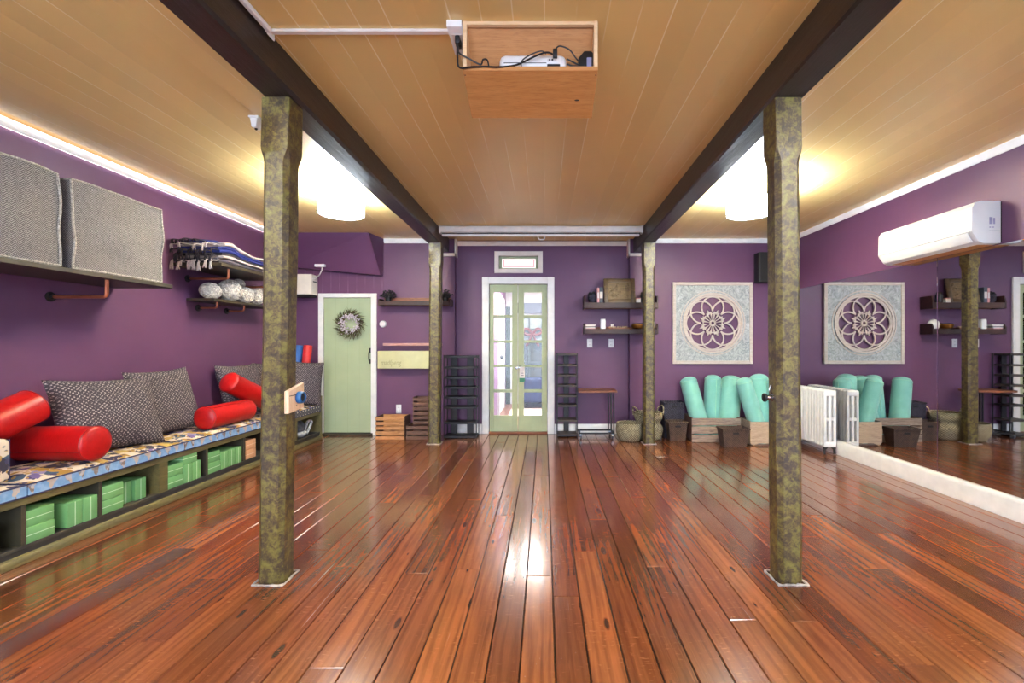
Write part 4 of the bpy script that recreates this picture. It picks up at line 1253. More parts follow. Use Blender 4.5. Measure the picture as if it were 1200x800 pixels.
def pouf(y0, y1, label, seed):
    xa, xb, z0, z1 = XW + 0.01, -2.955, 1.6845, 2.25
    t = thing('woven_pouf', label, 'pouf', ((xa + xb) / 2, (y0 + y1) / 2, z0), group='woven poufs on the wall shelf')
    c = Vector(((xa + xb) / 2, (y0 + y1) / 2, (z0 + z1) / 2))
    hx, hy, hz = (xb - xa) / 2, (y1 - y0) / 2, (z1 - z0) / 2
    mb = MB()
    geo = bmesh.ops.create_cube(mb.bm, size=2)
    bmesh.ops.subdivide_edges(mb.bm, edges=mb.bm.edges[:], cuts=13, use_grid_fill=True)
    def f(v):
        x, y, z = v
        bx = 1 - 0.05 * (y * y + z * z) / 2; by = 1 - 0.012 * (x * x + z * z) / 2; bz = 1 - 0.006 * (x * x + y * y) / 2
        q = Vector((x * hx * bx, y * hy * by, z * hz * bz))
        n = noise.noise(Vector((x * 1.6 + seed * 3, y * 1.6, z * 1.6))) * 0.017
        q += Vector((n * 0.9 * (abs(x) > 0.9), n * (abs(y) > 0.9), n * 0.5 * (z > 0.9)))
        # slumped corner low on the face
        d = math.exp(-(((y + 0.35) / 0.3) ** 2 + ((z + 0.55) / 0.2) ** 2))
        q.x -= 0.02 * d * (x > 0.9)
        q.z = max(q.z, -hz + 0.0002)
        return q + c
    mb.move(f)
    mb.build('cover', M['weave'], t, 60)
    def edge(*ps):
        pts = []
        for a, b in zip(ps, ps[1:]):
            for k in range(10):
                pts.append(f(Vector(a).lerp(Vector(b), k / 10)))
        pts.append(f(Vector(ps[-1])))
        return pts
    E = 1.012
    mb = MB()
    mb.tube(edge((E, -E, -.98), (E, -E, E), (E, E, E), (E, E, -.98)), 0.0075, 6)
    mb.tube(edge((E, -E, -.97), (E, E, -.97)), 0.0075, 6)
    mb.tube(edge((E, -E, E), (-1, -E, E), (-1, E, E), (E, E, E)), 0.0065, 6)
    mb.build('edge_seam', M['weave_edge'], t)


pouf(2.09, 2.775, 'woven light grey pouf cut off by the picture edge on the deep shelf', 1)
pouf(2.858, 3.515, 'woven light grey pouf at the copper-bracket end of the deep shelf', 2)

# ---- two small shelves with blankets and wool
t = thing('blanket_shelf', 'upper dark olive wall shelf on copper brackets carrying the folded blankets', 'shelf', (-3.16, 4.5, 1.93))
MB().box(XW, -2.93, 4.13, 5.1, 1.93, 1.958, 0.003, 1).build('shelf_board', M['shelf_dark'], t)
for y in (4.32, 4.95): pipe_bracket(t, y, -3.0, 1.93, 0.09, 0.011)
t = thing('wool_shelf', 'lower dark olive wall shelf carrying the cream wool bundles', 'shelf', (-3.26, 4.7, 1.63))
MB().box(XW, -3.12, 4.3, 5.25, 1.628, 1.654, 0.003, 1).build('shelf_board', M['shelf_dark'], t)
for y in (4.45, 4.85): pipe_bracket(t, y, -3.2, 1.628, 0.055, 0.009)


ZB0 = 1.9585                     # shelf top under the pile
def heave(x, y):
    """how the whole pile swells: a hump at the fringed end, sagging along the shelf"""
    return 1.0 + 0.34 * math.exp(-((y - 4.34) / 0.16) ** 2) + 0.10 * noise.noise((x * 5, y * 5.5, 3.1)) - 0.02 * math.exp(-((y - 4.72) / 0.12) ** 2)


def blanket(z, th, layers, label, seed, x1, y0, fringe, nf, drop):
    t = thing('folded_blanket', label, 'blanket', (-3.16, 4.55, z), group='folded blankets on the upper shelf')
    xa, y1 = XW + 0.012, 5.02
    rr = random.Random(seed)
    def w(v):
        fr = max(0, (v.x - xa) / (x1 - xa))
        return Vector((v.x + fr * (0.022 * noise.noise((v.y * 5, seed * 3.3, 1)) + 0.012 * noise.noise((v.y * 14, seed * 3.3, 5))), v.y + 0.02 * noise.noise((v.x * 9, seed, v.z * 20)),
                       ZB0 + (v.z - ZB0) * heave(v.x, v.y)))
    lt = th / len(layers)
    for k, mt in enumerate(layers):
        mb = MB(); n = 36
        za, zb = z + lt * k + 0.0008, z + lt * (k + 1) - 0.0008
        rd = (zb - za) / 2
        xb = x1 - 0.012 * (k % 2)
        prof = [(xa, za)] + [(xa + (xb - rd - xa) * q / 6, za) for q in range(1, 6)] + [(xb - rd + rd * math.cos(a), (za + zb) / 2 + rd * math.sin(a)) for a in [-PI / 2 + PI * q / 8 for q in range(9)]] + [(xa + (xb - rd - xa) * q / 6, zb) for q in range(5, -1, -1)]
        rows = [[mb.bm.verts.new((px, y0 + (y1 - y0) * i / n, pz)) for px, pz in prof] for i in range(n + 1)]
        for A, B in zip(rows, rows[1:]):
            for q in range(len(prof)): mb.bm.faces.new((A[q], A[(q + 1) % len(prof)], B[(q + 1) % len(prof)], B[q]))
        mb.bm.faces.new(rows[0]); mb.bm.faces.new(rows[-1][::-1])
        mb.move(w)
        mb.build('folded_layer', M[mt], t, 60)
    mb = MB()
    for k in range(nf):
        px = xa + 0.03 + (x1 - xa - 0.06) * (k + rr.uniform(-0.4, 0.4)) / max(1, nf - 1)
        pz = ZB0 + (z + th * rr.uniform(0.25, 0.8) - ZB0) * heave(px, y0)
        l = rr.uniform(0.5, 1.0) * drop; ln = y0 - 4.112 + rr.uniform(0.0, 0.02)
        for q in range(4):
            mb.tube(bez([(px, y0 + 0.014, pz), (px + rr.uniform(-0.01, 0.01), y0 - ln, pz - l * 0.2), (px + rr.uniform(-0.02, 0.02), y0 - ln - 0.008, pz - l)], 4), [0.005] * 5 + [0.005, 0.006, 0.005, 0.002], 5)
    mb.build('fringe', M[fringe], t)
    return t


blanket(1.9595, 0.046, ('blanket_black', 'blanket_grey'), 'charcoal folded blanket with long pale fringe at the bottom of the pile', 1, -2.985, 4.17, 'blanket_cream', 9, 0.12)
blanket(2.0065, 0.042, ('blanket_cream', 'blanket_black'), 'cream and charcoal folded blanket, second from the bottom of the pile', 2, -2.965, 4.20, 'blanket_black', 10, 0.09)
blanket(2.0495, 0.048, ('blanket_blue', 'blanket_blue'), 'royal blue folded blanket in the middle of the pile', 3, -2.985, 4.19, 'blanket_black', 9, 0.07)
blanket(2.0985, 0.026, ('blanket_cream',), 'thin cream folded blanket over the royal blue one', 4, -2.98, 4.24, 'blanket_cream', 5, 0.09)
blanket(2.1255, 0.022, ('blanket_blue',), 'thin blue folded blanket on top of the pile against the wall', 5, -3.12, 4.22, 'blanket_black', 6, 0.06)


def wool(c, r, label, seed, sy=1.0):
    t = thing('wool_bundle', label, 'wool bundle', (c[0], c[1], c[2] - r), group='cream wool bundles on the lower shelf')
    rr = random.Random(seed); c = Vector(c)
    mb = MB().ball(c, (r * 0.93, r * 0.93 * sy, r * 0.93), 20)
    mb.build('core', M['wool'], t, 60)
    mb = MB()
    for k in range(20):
        ax = Vector((rr.gauss(0, 1), rr.gauss(0, 1), rr.gauss(0, 1))).normalized()
        u = ax.orthogonal().normalized(); v = ax.cross(u)
        o = rr.uniform(-0.3, 0.3); q = math.sqrt(1 - o * o)
        mb.tube([c + Vector((1, sy, 1)) * 0 + Vector(((p := (u * math.cos(a) + v * math.sin(a)) * q * r * 0.95 + ax * o * r * 0.95).x, p.y * sy, p.z)) for a in [2 * PI * j / 22 for j in range(22)]], r * 0.075, 5, True)
    mb.build('strands', M['wool'], t, 60)


zW = 1.6545
wool((-3.25, 4.43, zW + 0.082), 0.080, 'cream wool bundle at the open end of the lower shelf', 1, 1.4)
wool((-3.215, 4.655, zW + 0.114), 0.110, 'largest cream wool bundle, second from the open end of the lower shelf', 2)
wool((-3.19, 4.85, zW + 0.088), 0.085, 'cream wool bundle in the middle of the lower shelf, under another', 3)
wool((-3.27, 4.87, zW + 0.205), 0.058, 'small cream wool bundle resting on top of the others', 4)
wool((-3.20, 5.045, zW + 0.108), 0.104, 'cream wool bundle beside the post on the lower shelf', 5)

# ---- white box, sensor plate and cable under the soffit
t = thing('wall_device_box', 'white device box on the wall beside the purple soffit', 'box', (-3.2, 6.05, 1.86))
b1x = fx(365, 5.95)
MB().box(XW, b1x, 5.95, 6.118, fz(344.5, 5.95), fz(321, 5.95), 0.006, 2).build('housing', M['warm_white'], t)
MB().box(XW + 0.01, b1x - 0.012, 5.97, 6.115, fz(344.5, 5.95) - 0.03, fz(344.5, 5.95) + 0.001, 0.004, 1).build('underside_shading', M['slot'], t)  # dark slab stands in for the shadow below the housing
MB().box(b1x - 0.0005, b1x + 0.0006, 5.99, 6.10, fz(330, 5.95), fz(328.6, 5.95)).build('seam', M['book_grey'], t)
sy_ = 5.955
sxx, szz = fx(375, sy_), fz(311, sy_)
t = thing('sensor_plate', 'small white sensor plate on the purple soffit with a curling cable', 'sensor', (sxx, sy_, szz))
MB().box(sxx - 0.065, sxx + 0.065, sy_ - 0.02, sy_ + 0.03, szz - 0.018, szz + 0.018, 0.005, 2).build('plate', M['plastic'], t)
MB().tube(bez([bp(377.5, 312.5, 5.93), bp(376.8, 317, 5.935), bp(374, 322.5, 5.94), bp(369.5, 325.6, 5.96), (b1x + 0.001, 5.99, fz(326, 5.97))], 8), 0.0075, 8).build('cable', M['white_cable'], t)

# ================================================================== back wall, bench side
def trough_shelf(x0, x1, y0, y1, z0, z1, label, back=0.0, wood='walnut', ends=0.0):
    """shelf with a front lip, a back board and two end boards"""
    t = thing('trough_shelf', label, 'shelf', ((x0 + x1) / 2, y1, z0), group='dark wooden wall shelves')
    e = 0.02
    MB().box(x0 + e, x1 - e, y0 + 0.004, y1 - 0.002, z1 - 0.024, z1 - 0.002).build('bottom_board', M[wood], t)
    MB().box(x0 + e, x1 - e, y0, y0 + 0.018, z0, z1, 0.002, 1).build('front_lip', M[wood], t)
    MB().box(x0 + e, x1 - e, y1 - 0.02, y1 - 0.002, z0 + 0.004, z1 + back, 0.002, 1).build('back_board', M['redwood'], t)
    for a, b in ((x0, x0 + e), (x1 - e, x1)):
        MB().prism([(y0 - 0.002, z0 - 0.004), (y1 - 0.002, z0 - 0.004), (y1 - 0.002, z1 + ends), (y0 + 0.02, z1 + ends), (y0 - 0.002, z1 + 0.02)], 'x', a, b, 0.002, 1).build('end_board', M[wood], t)
    return t


ysf = 5.935
trough_shelf(fx(443, ysf), fx(527.5, ysf), ysf, YB, fz(357.5, ysf), fz(352.5, ysf), 'dark wooden shelf with two small plants beside the green door', 0.06, 'walnut', 0.03)
rr = random.Random(21)
def small_plant(x, y, z, label):
    t = thing('small_plant', label, 'plant', (x, y, z), group='dark little plants on the shelf')
    MB().lathe([(0.03, 0), (0.042, 0.05), (0.04, 0.052), (0.036, 0.045)], Matrix.Translation((x, y, z)), 18).build('pot', M['black'], t)
    mb = MB()
    for k in range(46):
        a, e = rr.uniform(0, 2 * PI), rr.uniform(0.1, 1.4)
        l = rr.uniform(0.05, 0.11)
        p = Vector((x, y, z + 0.05)); d = Vector((math.cos(a) * math.cos(e), math.sin(a) * math.cos(e), math.sin(e)))
        q = p + d * l
        mb.tube([p, p + d * l * 0.5 + Vector((0, 0, 0.01)), q], 0.0028, 4)
        for s in (0.6, 1.0): mb.ball(p + d * l * s, (0.014, 0.014, 0.009), 6)
    mb.build('leaves', M['leaf_dark'], t)


small_plant(fx(454.5, 6.0), 6.02, fz(352.5, ysf) - 0.0015, 'dark leafy little plant at the green door end of the shelf')
small_plant(fx(521.5, 6.0), 6.02, fz(352.5, ysf) - 0.0015, 'dark leafy little plant at the far end of the shelf, past the post')

tx, tz = fx(449, YB), fz(379.5, YB)
t = thing('thermostat', 'round white thermostat on the purple wall beside the green door', 'thermostat', (tx, YB, tz))
MB().lathe([(0.046, 0.001), (0.046, 0.014), (0.04, 0.024), (0.01, 0.027)], along((tx, YB, tz), (tx, YB - 1, tz)), 32).build('body', M['plastic'], t)
MB().lathe([(0.028, 0.0), (0.026, 0.003)], along((tx, YB - 0.0255, tz), (tx, YB - 1, tz)), 28).build('dial', M['paper'], t)

rz = fz(403.4, 6.06)
t = thing('wall_rail', 'thin pinkish wooden rail on the wall above the pale yellow box', 'rail', (-1.8, 6.1, rz))
MB().box(fx(448.5, 6.04), -1.36, 6.04, 6.075, rz - 0.017, rz + 0.017, 0.005, 2).build('bar', M['rod'], t)
for xx in (-2.05, -1.5): MB().box(xx - 0.012, xx + 0.012, 6.07, YB - 0.0005, rz - 0.012, rz + 0.012).build('bracket', M['rod'], t)

yx = 6.0
zz0, zz1 = fz(431.8, yx), fz(411, yx)
t = thing('foam_box', 'long pale yellow-green box with faint lettering on the wall beside the green door', 'box', (-1.85, YB, zz0))
MB().box(fx(442.2, yx), fx(503.6, yx) + 0.06, yx, YB - 0.001, zz0, zz1, 0.008, 2).build('body', M['pale_yellow'], t)
cu = bpy.data.curves.new('lettering', 'FONT')
cu.body = 'madfpeng'; cu.size = 0.115; cu.extrude = 0.0006; cu.shear = 0.25
lo = bpy.data.objects.new('lettering', cu); COL.objects.link(lo)
dg = bpy.context.evaluated_depsgraph_get(); dg.update()
me = bpy.data.meshes.new_from_object(lo.evaluated_get(dg))
bpy.data.objects.remove(lo)
wl = max(v.co.x for v in me.vertices); l0, l1 = fx(446, yx), fx(470.5, yx)
lo = bpy.data.objects.new('lettering', me); COL.objects.link(lo)
me.materials.clear(); me.materials.append(M['ink'])
for v in me.vertices:
    x, y, z = v.co
    v.co = Vector((l0 + x * (l1 - l0) / wl, yx - 0.0012 - z, fz(427.6, yx) + y * 0.85)) - t.location
lo.parent = t


def outlet(px, py, Y, label, group, cord=False):
    x, z = fx(px, Y), fz(py, Y)
    t = thing('wall_outlet', label, 'outlet', (x, Y, z), group=group)
    MB().box(x - 0.036, x + 0.036, Y - 0.008, Y - 0.0005, z - 0.059, z + 0.059, 0.004, 2).build('plate', M['plastic'], t)
    mb = MB()
    for dz in (-0.022, 0.022):
        for dx in (-0.008, 0.008): mb.box(x + dx - 0.002, x + dx + 0.002, Y - 0.009, Y - 0.0075, z + dz - 0.006, z + dz + 0.006)
    mb.build('slots', M['book_grey'], t)
    if cord:
        MB().box(x - 0.014, x + 0.014, Y - 0.03, Y - 0.008, z - 0.036, z - 0.008, 0.004, 2).build('plug', M['plastic'], t)


outlet(467.3, 479, YB, 'white wall outlet above the light slatted crate', 'white wall outlets', True)
outlet(691, 402, YC, 'white wall outlet under the shelves, nearer the glazed doors', 'white wall outlets')
outlet(716.2, 402, YC, 'white wall outlet under the shelves, nearer the post', 'white wall outlets')


def crate(name, label, x0, x1, y0, y1, z0, h, mat, slats, side=None, group=None, gap=0.018, solid_front=False, standing=False):
    t = thing(name, label, 'crate', ((x0 + x1) / 2, (y0 + y1) / 2, z0), group=group)
    th = 0.014; rr = random.Random(int(x0 * 1000))
    sh = (h - gap * (slats - 1)) / slats
    for nm, ya, yb in (('front_panel', y0, y0 + th), ('back_panel', y1 - th, y1)):
        mb = MB()
        if solid_front and nm == 'front_panel':
            mb.prism([(x0, z0 + 0.035), (x0 + 0.04, z0), (x0 + 0.1, z0 + 0.03), (x1 - 0.1, z0 + 0.03), (x1 - 0.04, z0), (x1, z0 + 0.035), (x1, z0 + h), (x0, z0 + h)], 'y', ya, yb, 0.002, 1)
        else:
            for k in range(slats):
                j = rr.uniform(-0.003, 0.003)
                mb.box(x0, x1, ya, yb, z0 + 0.001 + k * (sh + gap) + j * (0 < k < slats - 1), z0 + k * (sh + gap) + sh + j * (0 < k < slats - 1), 0.002, 1)
        mb.build(nm, M[mat if not (solid_front and nm == 'front_panel') else 'crate_side'], t)
    for xa, xb in ((x0, x0 + th), (x1 - th, x1)):
        mb = MB()
        mb.box(xa, xb, y0 + th, y1 - th, z0 + 0.02, z0 + h + 0.006, 0.002, 1)
        mb.build('end_panel', M[side or mat], t)
    mb = MB()
    for k in range(3):
        yy = y0 + th + (y1 - y0 - 2 * th) * k / 3
        mb.box(x0 + th, x1 - th, yy + 0.003, yy + (y1 - y0 - 2 * th) / 3 - 0.003, z0 + 0.004, z0 + 0.016)
    mb.build('bottom_slats', M[mat], t)
    return t


yc = 5.83
crate('wooden_crate', 'light orange-brown slatted wooden crate on the floor beside the green door', fx(440, yc), fx(474, yc), yc, 6.10, 0.0, 0.285, 'crate_light', 5, 'crate_dark', 'slatted wooden crates')
crate('wooden_crate', 'dark brown slatted crate on the floor behind the far bench-side post', fx(476, yc), fx(505, yc), yc - 0.01, 6.10, 0.0, 0.175, 'crate_dark', 3, None, 'slatted wooden crates')
crate('wooden_crate', 'dark brown slatted crate stacked on the one behind the far post', fx(484, yc + 0.1), fx(505, yc + 0.1), yc + 0.08, 6.10, 0.182, 0.345, 'crate_dark', 6, None, 'slatted wooden crates')

# ---- shoe racks
def shoe_rack(label, x0, x1, y0, y1, zs, ups, mat, bow):
    t = thing('shoe_rack', label, 'shoe rack', ((x0 + x1) / 2, (y0 + y1) / 2, 0), group='black shoe racks beside the glazed doors')
    top = zs[0]
    for xx in (x0 + 0.007, x1 - 0.007):
        for yy in (y0 + 0.008, y1 - 0.008):
            MB().box(xx - 0.006, xx + 0.006, yy - 0.006, yy + 0.006, 0.0, top + 0.004, 0.001, 1).build('leg', M['black'], t)
    for z in zs:
        mb = MB()
        n = 10
        pts = [(x0 + 0.014 + (x1 - x0 - 0.028) * k / n, z - bow * math.sin(PI * k / n)) for k in range(n + 1)]
        mb.prism(pts + [(a, b - 0.025) for a, b in pts[::-1]], 'y', y0 + 0.004, y1 - 0.02)
        mb.build('shelf', M[mat], t)
    for a, b in ups:
        MB().box(a, b, y1 - 0.03, y1 - 0.012, 0.0, top, 0.002, 1).build('back_upright', M['black_wood'], t)
    for z in (zs[0], zs[-1]):
        mb = MB()
        for yy in (y0 + 0.008, y1 - 0.008): mb.box(x0 + 0.012, x1 - 0.012, yy - 0.005, yy + 0.005, z - 0.03, z - 0.02)
        for xx in (x0 + 0.007, x1 - 0.007): mb.box(xx - 0.005, xx + 0.005, y0 + 0.012, y1 - 0.012, z - 0.03, z - 0.02)
        mb.build('cross_bar', M['black'], t)
    return t


yr = 5.89
shoe_rack('wide black wood shoe rack between the far post and the glazed doors', fx(519.5, yr), fx(558.8, yr), yr, 6.115,
          [fz(py, yr) for py in (416.5, 429.5, 441.3, 453, 464.7, 476.5, 494.5, 510.5)], [(fx(528.5, 6.1), fx(536, 6.1)), (fx(547.5, 6.1), fx(555, 6.1))], 'black_wood', 0.004)
yr = 5.96
shoe_rack('narrow black shoe rack between the glazed doors and the small rolling table', fx(652.5, yr), fx(677.2, yr), yr, 6.205,
          [fz(py, yr) for py in (414, 427, 439, 451, 463, 474.5, 492, 508.5)], [(fx(660.5, 6.18), fx(666.5, 6.18))], 'grey_wood', 0.0)

# ---- C-shaped rolling side table
ya, yb_ = 5.86, 6.16
x0, x1 = fx(678, ya), fx(723.5, ya)
zt = fz(457.6, ya)
t = thing('side_table', 'small rolling C-shaped side table with brown wood top and black metal frame', 'table', ((x0 + x1) / 2, 6.0, 0))
MB().box(x0, x1, ya, yb_, zt - 0.028, zt, 0.003, 1).build('table_top', M['redwood'], t)
for yy in (ya + 0.03, yb_ - 0.03):
    MB().box(x1 - 0.05, x1 - 0.032, yy - 0.009, yy + 0.009, 0.075, zt - 0.028, 0.001, 1).build('leg', M['black'], t)
    MB().box(x0 + 0.01, x1 - 0.032, yy - 0.009, yy + 0.009, 0.058, 0.078, 0.001, 1).build('base_rail', M['black'], t)
    MB().box(x1 - 0.085, x1 - 0.07, yy - 0.008, yy + 0.008, 0.078, zt - 0.028, 0.001, 1).build('inner_post', M['black'], t)
    for xx in (x0 + 0.03, x1 - 0.06):
        mb = MB().cyl((xx - 0.011, yy, 0.026), (xx + 0.011, yy, 0.026), 0.0255, 16)
        c = mb.build('caster', M['book_grey'], t)
        MB().box(xx - 0.015, xx + 0.015, yy - 0.012, yy + 0.012, 0.044, 0.058, 0.002, 1).build('fork', M['chrome'], c)
for xx in (x0 + 0.01, x1 - 0.05): MB().box(xx, xx + 0.018, ya + 0.039, yb_ - 0.039, 0.058, 0.076, 0.001, 1).build('cross_rail', M['black'], t)

# ---- shelves on the mirror side
ysf = 5.925
xs0, xs1 = fx(684.5, ysf), fx(771.5, ysf)
yk = YB - 0.002
zu0, zu1 = fz(361, ysf), fz(354.2, ysf)
zl0, zl1 = fz(391, ysf), fz(385.2, ysf)
trough_shelf(xs0, xs1, ysf, yk, zu0, zu1, 'upper dark wooden shelf holding the bronze picture beside the far post', 0.0, 'walnut', 0.09)
trough_shelf(xs0, xs1, ysf, yk, zl0, zl1, 'lower dark wooden shelf holding the gold bowl beside the far post', 0.03, 'walnut', 0.07)
zU, zL = zu1 - 0.0015, zl1 - 0.0015
# upper shelf
x = fx(694, 6.0)
t = thing('black_planter', 'dark woven round planter beside the books on the upper shelf', 'planter', (x, 6.02, zU))
MB().lathe([(0.03, 0), (0.05, 0.04), (0.055, 0.09), (0.05, 0.11), (0.045, 0.1)], Matrix.Translation((x, 6.02, zU)), 24, True, True, lambda a, j: 0.05 * math.sin(a * 12 + j)).build('pot', M['navy_weave'], t)
mb = MB()
for k in range(40):
    a, e = rr.uniform(0, 2 * PI), rr.uniform(0.0, 1.2); l = rr.uniform(0.03, 0.055)
    d = Vector((math.cos(a) * math.cos(e), math.sin(a) * math.cos(e), math.sin(e)))
    p = Vector((x, 6.02, zU + 0.10)); mb.tube([p, p + d * l], 0.003, 4); mb.ball(p + d * l, (0.012, 0.012, 0.008), 6)
mb.build('leaves', M['leaf_dark'], t)


def book(px0, px1, py, mat, label):
    a, b = fx(px0, 5.97), fx(px1, 5.97)
    t = thing('book', label, 'book', ((a + b) / 2, 6.03, zU), group='books on the upper shelf')
    z1 = fz(py, 5.97)
    MB().box(a, b, 5.97, 5.974, zU, z1, 0.001, 1).box(a, a + 0.003, 5.974, 6.09, zU, z1).box(b - 0.003, b, 5.974, 6.09, zU, z1).build('cover', M[mat], t)
    MB().box(a + 0.0032, b - 0.0032, 5.9745, 6.086, zU + 0.003, z1 - 0.004).build('pages', M['paper'], t)
    MB().box(a + 0.004, b - 0.004, 5.969, 5.9705, zU + 0.06, z1 - 0.06).build('spine_label', M['paper'], t)


book(699.8, 702.4, 337.2, 'book_pink', 'pink book standing upright beside the dark planter')
book(702.6, 706.6, 336.4, 'book_grey', 'slate grey book standing upright beside the bronze picture')
a, b = fx(708, 6.0), fx(744.8, 6.0)
z1 = fz(325.5, 6.0)
t = thing('embossed_picture', 'square bronze embossed picture leaning on the upper shelf', 'picture', ((a + b) / 2, 6.0, zU))
def lean(v): return Vector((v.x, v.y + (v.z - zU) * 0.22, v.z))
fw = 0.055
mb = MB()
for q in ((a, a + fw, zU, z1), (b - fw, b, zU, z1), (a + fw, b - fw, zU, zU + fw), (a + fw, b - fw, z1 - fw, z1)):
    mb.box(q[0], q[1], 5.985, 6.01, q[2], q[3], 0.005, 2)
mb.move(lean).build('frame', M['bronze_frame'], t)
mb = MB().box(a + fw, b - fw, 5.995, 6.006, zU + fw, z1 - fw)
rr2 = random.Random(4)
for k in range(26):
    mb.ball((rr2.uniform(a + fw + 0.02, b - fw - 0.02), 5.995, rr2.uniform(zU + fw + 0.02, z1 - fw - 0.02)), (rr2.uniform(0.01, 0.025), 0.006, rr2.uniform(0.01, 0.025)), 8)
mb.move(lean).build('relief_panel', M['brass_art'], t)
x = fx(748, 6.0)
t = thing('small_box', 'small cream box between the bronze picture and the post', 'box', (x, 6.0, zU))
MB().box(x - 0.032, x + 0.026, 5.97, 6.03, zU, zU + 0.05, 0.004, 2).build('body', M['warm_white'], t)
MB().box(x - 0.034, x + 0.028, 5.968, 6.032, zU + 0.05, zU + 0.066, 0.004, 2).build('lid', M['book_pink'], t)
x = fx(753.5, 6.03)
t = thing('black_jar', 'small dark jar behind the post on the upper shelf', 'jar', (x, 6.03, zU))
MB().lathe([(0.035, 0), (0.042, 0.03), (0.04, 0.1), (0.03, 0.125)], Matrix.Translation((x, 6.03, zU)), 20).build('body', M['black'], t)
MB().lathe([(0.032, 0.125), (0.034, 0.13), (0.03, 0.145)], Matrix.Translation((x, 6.03, zU)), 20).build('lid', M['walnut'], t)
# lower shelf
t = thing('paper_stack', 'loose stack of papers and cards at the doors end of the lower shelf', 'papers', (fx(691, 5.99), 6.0, zL))
for k in range(5):
    xx = fx(691.5, 6.0) + rr2.uniform(-0.012, 0.012)
    MB().box(-0.075, 0.075, -0.05, 0.05, 0, 0.012, 0.001, 1, Matrix.Translation((xx, 6.0, zL + 0.0122 * k)) @ Matrix.Rotation(rr2.uniform(-0.08, 0.08), 4, 'Z')).build('paper_pad', M[('book_pink', 'paper', 'book_grey', 'warm_white', 'paper')[k]], t)
x = fx(706.5, 5.99)
t = thing('white_canister', 'white rounded canister standing on the lower shelf', 'canister', (x, 5.99, zL))
MB().box(x - 0.034, x + 0.034, 5.96, 6.03, zL, fz(374.5, 5.97), 0.012, 3).build('body', M['plastic'], t)
MB().box(x - 0.03, x + 0.03, 5.964, 6.026, fz(374.5, 5.97), fz(373.6, 5.97), 0.003, 1).build('lid', M['paper'], t)
x0c, x1c = fx(712, 6.0), fx(736, 6.0)
t = thing('incense_tray', 'narrow tray of pale stones and a small white cup on the lower shelf', 'tray', ((x0c + x1c) / 2, 6.0, zL))
MB().box(x0c, x1c, 5.955, 6.05, zL, zL + 0.02, 0.004, 2).build('base', M['redwood'], t)
mb = MB()
for k in range(22): mb.ball((rr2.uniform(x0c + 0.02, x1c - 0.02), rr2.uniform(5.965, 6.03), zL + 0.028), (0.014, 0.012, 0.011), 8)
p = mb.build('pebbles', M['crate_side'], t); p['kind'] = 'stuff'
MB().lathe([(0.014, 0.02), (0.02, 0.03), (0.022, 0.065), (0.019, 0.066), (0.017, 0.04)], Matrix.Translation((fx(717.5, 6.0), 5.99, zL)), 18).build('cup', M['warm_white'], t)
x = fx(747, 6.0)
t = thing('gold_bowl', 'brushed gold singing bowl on the lower shelf beside the post', 'bowl', (x, 6.01, zL))
MB().lathe([(0.03, 0), (0.06, 0.012), (0.075, 0.04), (0.078, 0.062), (0.073, 0.064), (0.068, 0.04), (0.05, 0.018), (0.005, 0.014)], Matrix.Translation((x, 6.01, zL)), 32).build('bowl', M['gold'], t)
MB().cyl((x - 0.06, 5.985, zL + 0.07), (x + 0.07, 6.02, zL + 0.074), 0.008, 8).build('striker', M['walnut'], t)
x = 1.40
t = thing('egg_lamp', 'white egg-shaped lamp behind the post on the lower shelf, seen in the mirror', 'lamp', (x, 6.01, zL))
MB().lathe([(0.045, 0), (0.064, 0.03), (0.068, 0.06), (0.055, 0.1), (0.03, 0.125), (0.005, 0.132)], Matrix.Translation((x, 6.01, zL)), 28).build('body', M['plastic'], t)
MB().lathe([(0.046, 0.0), (0.05, 0.006), (0.05, 0.008)], Matrix.Translation((x, 6.01, zL)), 28).build('foot', M['walnut'], t)

# ---- baskets
def round_basket(label, x, y, r0, r1, h, waist=0.0, handles=False, fold=False):
    t = thing('woven_basket', label, 'basket', (x, y, 0), group='woven seagrass baskets by the post')
    T = Matrix.Translation((x, y, 0.001))
    n = 14
    prof = [(r0 * 0.9, 0)]
    for k in range(n + 1):
        q = k / n
        prof.append((r0 + (r1 - r0) * q + 0.03 * math.sin(PI * q) - waist * math.exp(-((q - 0.62) / 0.14) ** 2), 0.006 + (h - 0.006) * q))
    inner = [(a - 0.012, b) for a, b in prof[:0:-1]] + [(0.01, 0.02)]
    MB().lathe(prof + inner, T, 40, True, True, lambda a, j: 0.012 * math.sin(a * 20 + (j % 2) * PI)).build('body', M['seagrass'], t, 60)
    MB().tube([(x + (r1 - 0.004) * math.cos(a), y + (r1 - 0.004) * math.sin(a), h + 0.003) for a in [2 * PI * k / 40 for k in range(40)]], 0.011, 8, True).build('rim', M['seagrass'], t)
    if handles:
        for a in (0.35, PI + 0.35):
            c = Vector((x + r1 * math.cos(a), y + r1 * math.sin(a), h))
            d = Vector((math.cos(a), math.sin(a), 0)); s = Vector((-d.y, d.x, 0))
            MB().tube(bez([c - s * 0.075 - Vector((0, 0, 0.03)), c - s * 0.055 + d * 0.02 + Vector((0, 0, 0.055)), c + d * 0.035 + Vector((0, 0, 0.085)), c + s * 0.055 + d * 0.02 + Vector((0, 0, 0.055)), c + s * 0.075 - Vector((0, 0, 0.03))], 8), 0.009, 8).build('handle', M['seagrass'], t)


round_basket('low round woven seagrass basket on the floor beside the rolling table', fx(737.5, 5.82), 5.79, 0.125, 0.165, 0.215)
round_basket('tall waisted seagrass basket with loop handles behind the far post', 1.345, 5.90, 0.155, 0.175, 0.335, 0.045, True)


